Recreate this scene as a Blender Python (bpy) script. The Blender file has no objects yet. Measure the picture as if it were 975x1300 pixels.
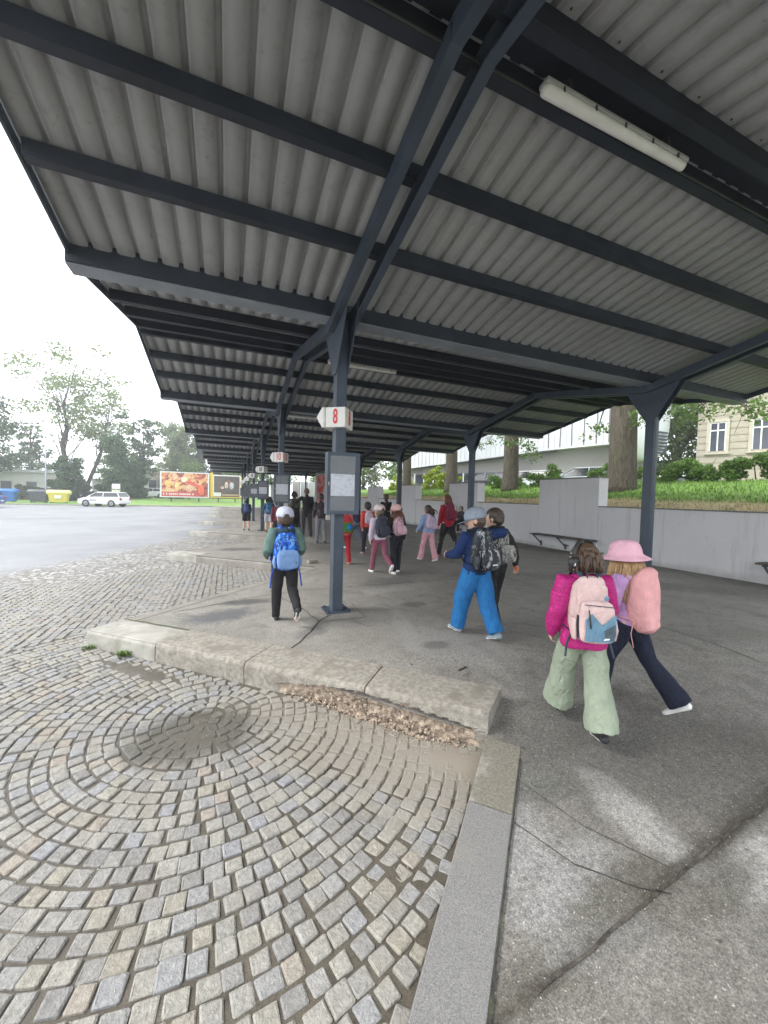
import bpy, bmesh, math, random
import numpy as np
from mathutils import Vector, Matrix, Euler
random.seed(7); np.random.seed(7)
SC = bpy.context.scene
COL = SC.collection
R = math.radians

# ------------------------------------------------------------------ camera
EYE = Vector((0.0, 0.0, 1.5))
CAM_M = ((0.92487631, -0.37942033, 0.02537766), (0.00854363, -0.04598616, -0.99890554), (0.3801721, 0.92408089, -0.03928988))
cd = bpy.data.cameras.new("camera"); cam = bpy.data.objects.new("camera", cd); COL.objects.link(cam)
cd.sensor_fit = 'HORIZONTAL'; cd.sensor_width = 36.0; cd.lens = 36.0*484.44/975.0
cd.clip_start = 0.05; cd.clip_end = 1500
rx, dn, fw = [Vector(v).normalized() for v in CAM_M]
mw = Matrix.Identity(4)
for i in range(3):
    mw[i][0] = rx[i]; mw[i][1] = -dn[i]; mw[i][2] = -fw[i]; mw[i][3] = EYE[i]
cam.matrix_world = mw
SC.camera = cam

# ------------------------------------------------------------------ world, sun, exposure
SUN_EL, SUN_AZ = 48.0, -75.0      # azimuth measured from +Y towards +X
w = bpy.data.worlds.new("World"); SC.world = w; w.use_nodes = True
nt = w.node_tree; nt.nodes.clear()
sky = nt.nodes.new('ShaderNodeTexSky'); sky.sky_type = 'NISHITA'; sky.sun_disc = False
sky.sun_elevation = R(SUN_EL); sky.sun_rotation = R(SUN_AZ); sky.air_density = 1.0; sky.dust_density = 3.0
hs = nt.nodes.new('ShaderNodeHueSaturation'); hs.inputs['Saturation'].default_value = 0.22
mx = nt.nodes.new('ShaderNodeMix'); mx.data_type = 'RGBA'; mx.inputs['Factor'].default_value = 0.62
mx.inputs['B'].default_value = (10.6, 11.0, 11.6, 1)      # the even cloud cover
bg = nt.nodes.new('ShaderNodeBackground'); bg.inputs['Strength'].default_value = 0.12
wo = nt.nodes.new('ShaderNodeOutputWorld')
nt.links.new(sky.outputs[0], hs.inputs['Color']); nt.links.new(hs.outputs[0], mx.inputs['A'])
nt.links.new(mx.outputs['Result'], bg.inputs['Color']); nt.links.new(bg.outputs[0], wo.inputs['Surface'])
sl = bpy.data.lights.new("sun", 'SUN'); sl.energy = 1.4; sl.angle = R(22); sl.color = (1.0, 0.97, 0.92)
so = bpy.data.objects.new("sun", sl); COL.objects.link(so)
sd = Vector((math.sin(R(SUN_AZ))*math.cos(R(SUN_EL)), math.cos(R(SUN_AZ))*math.cos(R(SUN_EL)), math.sin(R(SUN_EL))))
so.rotation_euler = sd.to_track_quat('Z', 'Y').to_euler()
SC.view_settings.view_transform = 'Standard'; SC.view_settings.look = 'None'
SC.view_settings.gamma = 1.0; SC.view_settings.use_curve_mapping = False
SC.view_settings.exposure = 1.46

# ------------------------------------------------------------------ materials
def ramp(nt, fac, stops):
    n = nt.nodes.new('ShaderNodeValToRGB'); e = n.color_ramp.elements
    while len(e) < len(stops): e.new(0.5)
    for i, (p, c) in enumerate(stops):
        e[i].position = p; e[i].color = (c[0], c[1], c[2], 1) if len(c) == 3 else c
    nt.links.new(fac, n.inputs[0]); return n.outputs[0]
def rampv(nt, fac, a, b, va=0.0, vb=1.0):
    n = nt.nodes.new('ShaderNodeMapRange'); n.inputs[1].default_value = a; n.inputs[2].default_value = b
    n.inputs[3].default_value = va; n.inputs[4].default_value = vb; n.interpolation_type = 'SMOOTHSTEP'
    nt.links.new(fac, n.inputs[0]); return n.outputs[0]
def noise(nt, co, scale, detail=3, rough=0.55, dist=0.0):
    n = nt.nodes.new('ShaderNodeTexNoise'); n.inputs['Scale'].default_value = scale
    n.inputs['Detail'].default_value = detail; n.inputs['Roughness'].default_value = rough
    n.inputs['Distortion'].default_value = dist
    nt.links.new(co, n.inputs['Vector']); return n.outputs['Fac']
def mixc(nt, fac, a, b, mode='MIX'):
    n = nt.nodes.new('ShaderNodeMix'); n.data_type = 'RGBA'; n.blend_type = mode
    for s, v in ((n.inputs['Factor'], fac), (n.inputs['A'], a), (n.inputs['B'], b)):
        if hasattr(v, 'links'): nt.links.new(v, s)
        elif isinstance(v, (int, float)): s.default_value = v
        else: s.default_value = (v[0], v[1], v[2], 1)
    return n.outputs['Result']
def mathn(nt, op, a, b=None):
    n = nt.nodes.new('ShaderNodeMath'); n.operation = op
    for i, v in enumerate((a, b)):
        if v is None: continue
        if hasattr(v, 'links'): nt.links.new(v, n.inputs[i])
        else: n.inputs[i].default_value = v
    return n.outputs[0]
MATS = {}
def newmat(name, rough=0.7, metal=0.0, spec=0.4):
    m = bpy.data.materials.new(name); m.use_nodes = True; nt = m.node_tree
    b = nt.nodes['Principled BSDF']; b.inputs['Roughness'].default_value = rough
    b.inputs['Metallic'].default_value = metal; b.inputs['Specular IOR Level'].default_value = spec
    tc = nt.nodes.new('ShaderNodeTexCoord'); MATS[name] = m
    return m, nt, b, tc.outputs['Object']
def bump(nt, b, h, strength=0.3, dist=0.01):
    n = nt.nodes.new('ShaderNodeBump'); n.inputs['Strength'].default_value = strength; n.inputs['Distance'].default_value = dist
    nt.links.new(h, n.inputs['Height']); nt.links.new(n.outputs[0], b.inputs['Normal'])
def mat(name, col, rough=0.7, var=0.25, scale=8.0, metal=0.0, spec=0.4, bmp=0.0, bscale=60.0, col2=None, sc2=None):
    """plain painted / woven / stony surface: colour broken by two noises, plus fine relief"""
    if name in MATS: return MATS[name]
    m, nt, b, co = newmat(name, rough, metal, spec)
    d = tuple(c*(1-var) for c in col); l = tuple(min(1, c*(1+var)) for c in col)
    c = ramp(nt, noise(nt, co, scale, 4), [(0.3, d), (0.7, l)])
    if col2: c = mixc(nt, rampv(nt, noise(nt, co, sc2 or scale*0.35, 4, 0.65), 0.5, 0.68), c, col2)
    nt.links.new(c, b.inputs['Base Color'])
    if bmp:
        h = noise(nt, co, bscale, 3)
        if name.startswith('cloth_'):      # creases in the cloth
            mp = nt.nodes.new('ShaderNodeMapping'); mp.inputs['Scale'].default_value = (1.3, 1.3, .75); nt.links.new(co, mp.inputs[0])
            h = mathn(nt, 'ADD', mathn(nt, 'MULTIPLY', h, .25), mathn(nt, 'MULTIPLY', noise(nt, mp.outputs[0], 9, 4, .6, 2.2), 3.2))
        bump(nt, b, h, bmp*(1.9 if name.startswith('cloth_') else 1), 0.012 if name.startswith('cloth_') else 0.01)
    return m
def blobmask(nt, co, cx, cy, ax, ay, rot=0.0, edge=0.35, nz=0.5, nscale=5.0):
    mp = nt.nodes.new('ShaderNodeMapping'); mp.vector_type = 'TEXTURE'
    mp.inputs['Location'].default_value = (cx, cy, 0); mp.inputs['Rotation'].default_value = (0, 0, R(rot))
    mp.inputs['Scale'].default_value = (ax, ay, 1000.0)
    nt.links.new(co, mp.inputs['Vector'])
    ln = nt.nodes.new('ShaderNodeVectorMath'); ln.operation = 'LENGTH'; nt.links.new(mp.outputs[0], ln.inputs[0])
    n = noise(nt, co, nscale, 4, 0.6)
    s = mathn(nt, 'ADD', ln.outputs['Value'], mathn(nt, 'MULTIPLY', mathn(nt, 'SUBTRACT', n, 0.5), nz*2))
    return rampv(nt, s, 1.0-edge, 1.0+edge, 1.0, 0.0)

# ------------------------------------------------------------------ mesh helpers
class MB:
    def __init__(s): s.v = []; s.f = []; s.m = []
    def add(s, vs, fs, mi=0):
        o = len(s.v); s.v += [tuple(p) for p in vs]; s.f += [tuple(i+o for i in f) for f in fs]; s.m += [mi]*len(fs); return s
    def box(s, a, b, mi=0, M=None):
        x0, y0, z0 = a; x1, y1, z1 = b
        vs = [Vector(p) for p in ((x0,y0,z0),(x1,y0,z0),(x1,y1,z0),(x0,y1,z0),(x0,y0,z1),(x1,y0,z1),(x1,y1,z1),(x0,y1,z1))]
        if M: vs = [M @ p for p in vs]
        return s.add(vs, [(0,3,2,1),(4,5,6,7),(0,1,5,4),(1,2,6,5),(2,3,7,6),(3,0,4,7)], mi)
    def beam(s, a, b, w, h, mi=0, up=(0,0,1)):
        """box from a to b; w across, h upward, a/b on the bottom centre line"""
        a = Vector(a); b = Vector(b); d = (b-a).normalized(); u = Vector(up); x = d.cross(u).normalized(); u = x.cross(d).normalized()
        vs = []
        for p in (a, b):
            for (i, j) in ((-.5,0),(.5,0),(.5,1),(-.5,1)): vs.append(p + x*i*w + u*j*h)
        return s.add(vs, [(0,1,2,3),(7,6,5,4),(0,4,5,1),(1,5,6,2),(2,6,7,3),(3,7,4,0)], mi)
    def prism(s, poly, z0, z1, mi=0, M=None):
        n = len(poly); vs = [Vector((p[0],p[1],z0)) for p in poly]+[Vector((p[0],p[1],z1)) for p in poly]
        if M: vs = [M @ p for p in vs]
        return s.add(vs, [tuple(range(n))[::-1], tuple(range(n,2*n))]+[(i,(i+1)%n,n+(i+1)%n,n+i) for i in range(n)], mi)
    def loft(s, pts, rad, n=10, mi=0, side=None, cap=True, power=2.0):
        """tapered tube through pts; rad = r or (rx, ry) per point; side = direction of rx"""
        pts = [Vector(p) for p in pts]; k = len(pts); rings = []
        if isinstance(rad, (int, float)): rad = [rad]*k
        rad = [(r, r) if isinstance(r, (int, float)) else r for r in rad]
        if cap:
            d0 = (pts[0]-pts[1]).normalized(); d1 = (pts[-1]-pts[-2]).normalized()
            r0 = min(rad[0]); r1 = min(rad[-1])
            P = [pts[0]+d0*r0*0.86]+[pts[0]+d0*r0*0.5]+pts+[pts[-1]+d1*r1*0.5, pts[-1]+d1*r1*0.86]
            Q = [(rad[0][0]*.35, rad[0][1]*.35), (rad[0][0]*.86, rad[0][1]*.86)]+rad+[(rad[-1][0]*.86, rad[-1][1]*.86), (rad[-1][0]*.35, rad[-1][1]*.35)]
        else: P, Q = pts, rad
        x = Vector(side) if side else None
        for i, p in enumerate(P):
            t = (P[min(i+1, len(P)-1)]-P[max(i-1, 0)]).normalized()
            if x is None: x = t.orthogonal()
            x = (x - t*x.dot(t))
            x = x.normalized() if x.length > 1e-6 else t.orthogonal().normalized()
            y = t.cross(x)
            for j in range(n):
                a = 2*math.pi*j/n; c, q = math.cos(a), math.sin(a)
                if power != 2.0:
                    c = math.copysign(abs(c)**(2/power), c); q = math.copysign(abs(q)**(2/power), q)
                s_ = p + x*c*Q[i][0] + y*q*Q[i][1]; rings.append(s_)
        K = len(P); fs = []
        for i in range(K-1):
            for j in range(n): fs.append((i*n+j, i*n+(j+1)%n, (i+1)*n+(j+1)%n, (i+1)*n+j))
        fs.append(tuple(range(n))[::-1]); fs.append(tuple(range((K-1)*n, K*n)))
        return s.add(rings, fs, mi)
    def ball(s, c, r, mi=0, nu=12, nv=8, M=None):
        r = (r, r, r) if isinstance(r, (int, float)) else r; vs = []; fs = []
        for i in range(nv+1):
            th = math.pi*i/nv
            for j in range(nu):
                ph = 2*math.pi*j/nu
                p = Vector((c[0]+r[0]*math.sin(th)*math.cos(ph), c[1]+r[1]*math.sin(th)*math.sin(ph), c[2]+r[2]*math.cos(th)))
                vs.append(M @ p if M else p)
        for i in range(nv):
            for j in range(nu):
                a, b, c_, d = i*nu+j, (i+1)*nu+j, (i+1)*nu+(j+1)%nu, i*nu+(j+1)%nu
                fs.append((a, b, c_, d))
        return s.add(vs, fs, mi)
    def mesh(s, name):
        me = bpy.data.meshes.new(name); me.from_pydata([tuple(p) for p in s.v], [], s.f); me.validate(); me.update(); return me
    def build(s, name, mats, parent=None, smooth=False, loc=None, bevel=0.0):
        me = s.mesh(name)
        for m in (mats if isinstance(mats, (list, tuple)) else [mats]): me.materials.append(m)
        if len(me.polygons) == len(s.m): me.polygons.foreach_set('material_index', s.m)
        o = bpy.data.objects.new(name, me); COL.objects.link(o)
        if smooth: me.polygons.foreach_set('use_smooth', [True]*len(me.polygons))
        if loc: o.location = loc
        if parent: o.parent = parent
        if bevel:
            md = o.modifiers.new('bevel', 'BEVEL'); md.width = bevel; md.segments = 2; md.limit_method = 'ANGLE'
        return o
def npmesh(name, V, F, m, parent=None, smooth=False):
    """numpy arrays V (n,3), F (k,3 or 4)"""
    me = bpy.data.meshes.new(name); V = np.asarray(V, dtype=np.float32); F = np.asarray(F, dtype=np.int32); k = F.shape[1]
    me.vertices.add(len(V)); me.vertices.foreach_set('co', V.ravel())
    me.loops.add(F.size); me.loops.foreach_set('vertex_index', F.ravel())
    me.polygons.add(len(F)); me.polygons.foreach_set('loop_start', np.arange(len(F), dtype=np.int32)*k)
    me.polygons.foreach_set('loop_total', np.full(len(F), k, dtype=np.int32))
    if smooth: me.polygons.foreach_set('use_smooth', np.ones(len(F), dtype=bool))
    me.update(calc_edges=True); me.materials.append(m)
    o = bpy.data.objects.new(name, me); COL.objects.link(o)
    if parent: o.parent = parent
    return o
def thing(name, label, cat, loc=(0,0,0), rz=0.0, group=None):
    o = bpy.data.objects.new(name, None); COL.objects.link(o); o.empty_display_size = 0.1
    o.location = loc; o.rotation_euler = (0, 0, rz); tag(o, label, cat, group); return o
def tag(o, label=None, cat=None, group=None, kind=None):
    if label: o['label'] = label
    if cat: o['category'] = cat
    if group: o['group'] = group
    if kind: o['kind'] = kind
    return o
def copy_tree(o, parent=None):
    c = o.copy(); COL.objects.link(c)
    if parent: c.parent = parent
    for ch in list(o.children): copy_tree(ch, c)
    return c
def sstep(a, b, x):
    t = min(1.0, max(0.0, (x-a)/(b-a))); return t*t*(3-2*t)

# ------------------------------------------------------------------ the lie of the land
S = 5.74                      # bay pitch along Y
def edge_x(y):
    """left edge of the platform: a saw-tooth with one nose per bay"""
    t = (y+0.84) % S          # 0 at a nose
    return -1.38 + t*(3.08/2.98) if t < 2.98 else 1.70 - (t-2.98)*(3.08/2.76)
def zp(x, y): 
    s = y + 0.25*(x-1.6)
    return -0.175*(1-sstep(1.9, 3.3, s))
def zr(x, y):
    return -0.165 - 0.03*(1-sstep(2.5, 4.5, y)) - 0.09*math.exp(-((x-1.35)**2+(y-2.4)**2)/0.6)

# platform surface
mP, nt, b, co = newmat('platform_asphalt', 0.75)
base = ramp(nt, noise(nt, co, 1.3, 5, 0.6), [(0.3, (0.185,0.175,0.157)), (0.7, (0.262,0.25,0.228))])
fine = noise(nt, co, 150, 2, 0.8); mid = noise(nt, co, 48, 4, 0.85)
base = mixc(nt, rampv(nt, noise(nt, co, 6.0, 5, 0.7), 0.45, 0.75, 0, 0.45), base, (0.115,0.108,0.095))
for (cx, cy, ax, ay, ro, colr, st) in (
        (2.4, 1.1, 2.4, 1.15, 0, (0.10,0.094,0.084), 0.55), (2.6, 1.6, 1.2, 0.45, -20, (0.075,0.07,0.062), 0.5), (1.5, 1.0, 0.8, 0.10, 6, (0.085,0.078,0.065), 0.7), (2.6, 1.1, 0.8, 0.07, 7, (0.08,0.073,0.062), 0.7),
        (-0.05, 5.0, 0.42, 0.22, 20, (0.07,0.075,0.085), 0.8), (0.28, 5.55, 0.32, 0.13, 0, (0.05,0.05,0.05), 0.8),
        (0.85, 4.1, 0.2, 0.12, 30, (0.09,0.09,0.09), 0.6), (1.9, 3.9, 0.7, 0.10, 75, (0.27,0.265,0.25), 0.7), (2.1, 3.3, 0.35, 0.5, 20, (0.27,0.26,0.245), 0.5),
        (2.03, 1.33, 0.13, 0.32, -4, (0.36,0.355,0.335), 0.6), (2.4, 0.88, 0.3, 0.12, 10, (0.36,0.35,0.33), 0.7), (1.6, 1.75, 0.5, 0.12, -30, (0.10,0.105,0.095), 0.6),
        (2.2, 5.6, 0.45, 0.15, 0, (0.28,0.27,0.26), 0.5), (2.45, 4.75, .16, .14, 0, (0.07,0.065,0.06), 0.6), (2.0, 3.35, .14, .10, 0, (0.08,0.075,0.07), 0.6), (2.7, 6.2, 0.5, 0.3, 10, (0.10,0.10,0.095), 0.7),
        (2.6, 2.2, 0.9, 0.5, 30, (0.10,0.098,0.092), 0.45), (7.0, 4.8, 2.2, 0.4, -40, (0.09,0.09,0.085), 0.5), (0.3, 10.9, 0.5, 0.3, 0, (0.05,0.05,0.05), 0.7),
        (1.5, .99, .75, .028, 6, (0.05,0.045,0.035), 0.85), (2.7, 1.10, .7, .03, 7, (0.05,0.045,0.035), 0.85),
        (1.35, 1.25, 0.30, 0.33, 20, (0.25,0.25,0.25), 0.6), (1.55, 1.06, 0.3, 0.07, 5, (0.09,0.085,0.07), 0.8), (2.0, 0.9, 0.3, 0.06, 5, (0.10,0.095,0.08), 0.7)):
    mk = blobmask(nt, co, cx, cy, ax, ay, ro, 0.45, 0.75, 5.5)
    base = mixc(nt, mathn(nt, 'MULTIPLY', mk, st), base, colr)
base = mixc(nt, rampv(nt, noise(nt, co, 22, 3, 0.5), 0.69, 0.74), base, (0.075,0.07,0.065))
base = mixc(nt, mathn(nt, 'MULTIPLY', rampv(nt, noise(nt, co, 2.6, 6, 0.72, .8), 0.52, 0.66), .5), base, (0.10,0.093,0.08))
base = mixc(nt, rampv(nt, noise(nt, co, 75, 2, 0.5), 0.68, 0.72), base, (0.28,0.27,0.25))
base = mixc(nt, 0.75, base, ramp(nt, fine, [(0.3, (0.25,0.25,0.25)), (0.5, (0.52,0.52,0.52)), (0.72, (0.95,0.94,0.92))]), 'OVERLAY')
base = mixc(nt, 0.7, base, ramp(nt, mid, [(0.30, (0.12,0.12,0.12)), (0.5, (0.48,0.48,0.48)), (0.72, (0.9,0.89,0.86))]), 'OVERLAY')
nt.links.new(base, b.inputs['Base Color'])
nt.links.new(rampv(nt, noise(nt, co, 0.9, 4), 0.35, 0.7, 0.9, 0.7), b.inputs['Roughness'])
bump(nt, b, mathn(nt, 'ADD', fine, mathn(nt, 'MULTIPLY', noise(nt, co, 60, 3), 0.8)), 0.55, 0.006)

ys = sorted(set([round(v, 3) for v in list(np.arange(-6, 5.0, 0.12))+list(np.arange(5.0, 49, 0.41))] + [round(-0.84+S*k, 3) for k in range(0, 9)] + [round(2.14+S*k, 3) for k in range(0, 9)]))
nx = 60; V = []; F = []
for y in ys:
    e = edge_x(y)+0.02
    for i in range(nx+1):
        t = (i/nx)**1.5; x = e + (9.75-e)*t; V.append((x, y, zp(x, y)))
for j in range(len(ys)-1):
    for i in range(nx):
        a = j*(nx+1)+i; F.append((a, a+1, a+nx+2, a+nx+1))
plat = npmesh('platform', V, F, mP, smooth=True); tag(plat, kind='structure')

# road: dirt and joints under the cobbles, cobble print beyond the built setts, asphalt lot further off
mR, nt, b, co = newmat('road_surface', 0.8)
sep = nt.nodes.new('ShaderNodeSeparateXYZ'); nt.links.new(co, sep.inputs[0])
dirt = ramp(nt, noise(nt, co, 9, 5, 0.7), [(0.3, (0.05,0.043,0.033)), (0.7, (0.11,0.096,0.075))])
dirt = mixc(nt, 0.8, dirt, ramp(nt, noise(nt, co, 220, 2, 0.8), [(0.3, (0.2,0.2,0.2)), (0.7, (0.85,0.85,0.85))]), 'OVERLAY')
dirt = mixc(nt, blobmask(nt, co, 1.0, 2.5, 0.9, 0.3, -42, 0.4, 0.5, 5), dirt, (0.235,0.21,0.175))
dirt = mixc(nt, blobmask(nt, co, -0.2, 2.85, 0.3, 0.22, 0, 0.3, 0.5, 6), dirt, (0.085,0.075,0.06))
vo = nt.nodes.new('ShaderNodeTexVoronoi'); vo.inputs['Scale'].default_value = 7.4; vo.inputs['Randomness'].default_value = 0.45; nt.links.new(co, vo.inputs['Vector'])
ve = nt.nodes.new('ShaderNodeTexVoronoi'); ve.feature = 'DISTANCE_TO_EDGE'; ve.inputs['Scale'].default_value = 7.4; ve.inputs['Randomness'].default_value = 0.45; nt.links.new(co, ve.inputs['Vector'])
hv = nt.nodes.new('ShaderNodeSeparateColor'); nt.links.new(vo.outputs['Color'], hv.inputs[0])
cob = ramp(nt, hv.outputs[0], [(0.0, (0.19,0.19,0.185)), (0.5, (0.26,0.255,0.245)), (1.0, (0.34,0.33,0.31))])
cob = mixc(nt, rampv(nt, ve.outputs[0], 0.03, 0.10), (0.12,0.11,0.095), cob)
lot = ramp(nt, noise(nt, co, 0.35, 5, 0.6), [(0.3, (0.155,0.16,0.17)), (0.7, (0.21,0.216,0.228))])
lot = mixc(nt, blobmask(nt, co, -9.5, 26.5, 3.2, 0.25, 0, 0.4, 0.4, 2), lot, (0.10,0.10,0.10))
far = rampv(nt, mathn(nt, 'SUBTRACT', sep.outputs[1], mathn(nt, 'MULTIPLY', sep.outputs[0], 2.2)), 17.0, 19.5)
near = rampv(nt, mathn(nt, 'SUBTRACT', sep.outputs[1], mathn(nt, 'MULTIPLY', sep.outputs[0], 0.6)), 9.6, 9.9)
c = mixc(nt, near, dirt, cob); c = mixc(nt, far, c, lot); nt.links.new(c, b.inputs['Base Color'])
nt.links.new(rampv(nt, noise(nt, co, 0.4, 3), 0.3, 0.7, 0.5, 0.7), b.inputs['Roughness'])
bump(nt, b, mathn(nt, 'MULTIPLY', rampv(nt, ve.outputs[0], 0.0, 0.12), mathn(nt, 'SUBTRACT', near, far)), 0.5, 0.02)
ys = sorted(set([round(v, 3) for v in list(np.arange(-6, 6, 0.1))+list(np.arange(6, 48.0, 0.41))] + [round(-0.84+S*k, 3) for k in range(0, 9)] + [round(2.14+S*k, 3) for k in range(0, 9)]))
nx = 90; V = []; F = []
for y in ys:
    e = edge_x(y)+0.16
    for i in range(nx+1):
        t = (i/nx)**2.6; x = e - (70+e)*t
        h = zr(x, y)-0.0095
        for (cx, cy, ax, ay, a) in ((-0.2, 2.85, 0.26, 0.17, .0115), (0.12, 3.15, 0.2, 0.12, .010), (-0.75, 4.05, 0.6, 0.12, .016), (1.1, 2.45, 0.7, 0.09, .009), (1.5, 2.1, 0.2, 0.15, .013), (0.2, 1.0, 0.35, 0.25, 0.008), (0.75, 1.5, 0.25, 0.2, 0.009)):
            ca, sa = (math.cos(R(-43)), math.sin(R(-43)))
            dx, dy = x-cx, y-cy; u = (dx*ca+dy*sa)/ax; v = (-dx*sa+dy*ca)/ay
            h += a*math.exp(-(u*u+v*v)) * (1+0.35*math.sin(37*x+11*y)*math.sin(29*y-17*x))
        V.append((x, y, h))
for j in range(len(ys)-1):
    for i in range(nx):
        a = j*(nx+1)+i; F.append((a, a+nx+1, a+nx+2, a+1))
road = npmesh('road', V, F, mR, smooth=True); tag(road, kind='structure')

# the wide ground sheet out to the horizon
mG = mat('ground_earth', (0.10,0.11,0.06), 0.95, 0.3, 0.5)
g = MB().box((-94,-24,-0.9), (94,124,-0.6)).build('ground', mG); tag(g, kind='structure')

# ------------------------------------------------------------------ cobble setts
mS, nt, b, co = newmat('sett_granite', 0.72)
geo = nt.nodes.new('ShaderNodeNewGeometry'); oi = nt.nodes.new('ShaderNodeObjectInfo')
rnd = mathn(nt, 'FRACT', mathn(nt, 'ADD', geo.outputs['Random Per Island'], oi.outputs['Random']))
pos = geo.outputs['Position']
c = ramp(nt, rnd, [(0.0, (0.19,0.185,0.178)), (0.3, (0.235,0.228,0.21)), (0.55, (0.265,0.253,0.222)), (0.72, (0.225,0.228,0.238)), (0.93, (0.25,0.235,0.195)), (1.0, (0.26,0.225,0.195))])
c = mixc(nt, 0.75, c, ramp(nt, noise(nt, pos, 55, 5, 0.8), [(0.25, (0.22,0.22,0.22)), (0.75, (0.8,0.8,0.8))]), 'OVERLAY')
c = mixc(nt, blobmask(nt, pos, 1.0, 2.4, 1.1, 0.42, -42, 0.5, 0.5, 4), c, (0.24,0.22,0.188))
c = mixc(nt, mathn(nt, 'MULTIPLY', rampv(nt, noise(nt, pos, 2.2, 4, 0.6), 0.5, 0.7), 0.45), c, (0.22,0.195,0.15))
c = mixc(nt, blobmask(nt, pos, -0.2, 2.9, 0.42, 0.3, 0, 0.35, 0.5, 6), c, (0.09,0.085,0.07))
nt.links.new(c, b.inputs['Base Color'])
bump(nt, b, mathn(nt, 'ADD', noise(nt, pos, 110, 3, 0.7), mathn(nt, 'MULTIPLY', noise(nt, pos, 26, 3, 0.6), 1.4)), 0.75, 0.008)
def sett_pts(wd, ln, rng):
    j = lambda a: rng.uniform(-a, a); base = [(-wd/2+j(.007), -ln/2+j(.007)), (wd/2+j(.007), -ln/2+j(.007)), (wd/2+j(.007), ln/2+j(.007)), (-wd/2+j(.007), ln/2+j(.007))]
    q = []
    for i, (x, y) in enumerate(base):     # corners clipped: eight-sided outline
        px, py = base[i-1]; nx_, ny_ = base[(i+1) % 4]; t = rng.uniform(.03, .11)
        q.append((x+(px-x)*t, y+(py-y)*t)); q.append((x+(nx_-x)*t, y+(ny_-y)*t))
    v = [(x, y, -0.05) for x, y in q]+[(x, y, -0.012) for x, y in q]+[(x*.955, y*.955, -0.003+j(.001)) for x, y in q]+[(x*.8, y*.8, 0.001+j(.002)) for x, y in q]
    f = [tuple(range(24, 32))]
    for k in range(3):
        for i in range(8): f.append((k*8+i, k*8+(i+1) % 8, (k+1)*8+(i+1) % 8, (k+1)*8+i))
    return v, f
rng = random.Random(3)
SETTS = []
CX, CY = -0.12, 3.1
def road_ok(x, y, m=0.07):
    return x < edge_x(y)-m*.6 and x < edge_x(y+m*.5) and x < edge_x(y-m*.5)
def in_kerb(x, y):      # under the tall kerb of the near bay
    return False
r = 0.16; k = 0
while r < 2.65:
    ln = 0.087*rng.uniform(.92, 1.08); n = max(4, int(2*math.pi*(r)/0.089)); off = rng.random()
    for i in range(n):
        a = 2*math.pi*(i+off+rng.uniform(-.1, .1))/n; x = CX+r*math.cos(a); y = CY+r*math.sin(a)
        if road_ok(x, y) and y < 5.4: SETTS.append((x, y, a-math.pi/2, 2*math.pi*r/n*rng.uniform(.88,1.05)-0.006, ln*rng.uniform(.95,1.03)-0.007))
    r += ln
RO = r-0.06
WB = 1.5
for jx in range(-9, 3):
    xc = CX-2.6+jx*WB if False else CX+jx*WB
    for ky in range(0, 215):
        y0 = -1.5+ky*0.089
        Rr = 1.25; am = math.asin(WB/2/Rr); n = int(2*am*Rr/0.090)
        for i in range(n):
            a = -am+2*am*(i+.5+rng.uniform(-.1, .1))/n
            x = xc+Rr*math.sin(a); y = y0+Rr*(1-math.cos(a))+0.0
            if (x-CX)**2+(y-CY)**2 < (RO+.05)**2 and y < 5.45: continue
            if y < -0.3 or y-0.6*x > 10.2 or not road_ok(x, y, .06): continue
            SETTS.append((x, y, -a if False else a, 0.083*rng.uniform(.9, 1.06), 0.082*rng.uniform(.93, 1.04)))
# smaller fillers wherever a gap is left between the rows
cell = {}
for q in SETTS: cell.setdefault((int(q[0]//.1), int(q[1]//.1)), []).append(q)
for _ in range(26000):
    x = rng.uniform(-2.2, 1.7); y = rng.uniform(.45, 5.2)
    if not road_ok(x, y, .03): continue
    ci, cj = int(x//.1), int(y//.1); dmin = 9
    for a_ in (-1, 0, 1):
        for b_ in (-1, 0, 1):
            for q in cell.get((ci+a_, cj+b_), []): dmin = min(dmin, math.hypot(q[0]-x, q[1]-y))
    if dmin > .071:
        w_ = min(.085, (dmin-.045)*1.7+.01); q = (x, y, rng.uniform(-.5, .5) if x < .3 else .75+rng.uniform(-.2, .2), w_*rng.uniform(.85, 1.1), w_*rng.uniform(.85, 1.1))
        SETTS.append(q); cell.setdefault((ci, cj), []).append(q)
def cam_uv(p):
    d = Vector(p)-EYE; z = d.dot(fw)
    return (d.dot(rx)/z, d.dot(dn)/z, z) if z > 0.1 else (9, 9, 0.1)
rank = []
for i, s_ in enumerate(SETTS):
    u, v, z = cam_uv((s_[0], s_[1], -0.2))
    rank.append((z if abs(u) < 1.0 and abs(v) < 1.34 else 99, i))
rank.sort(); nearest = set(i for _, i in rank[:298])
SM = []
for k in range(14):
    v, f = sett_pts(0.1, 0.1, rng); me = bpy.data.meshes.new('sett'); me.from_pydata(v, [], f); me.materials.append(mS); SM.append(me)
stuff = MB()
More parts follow.
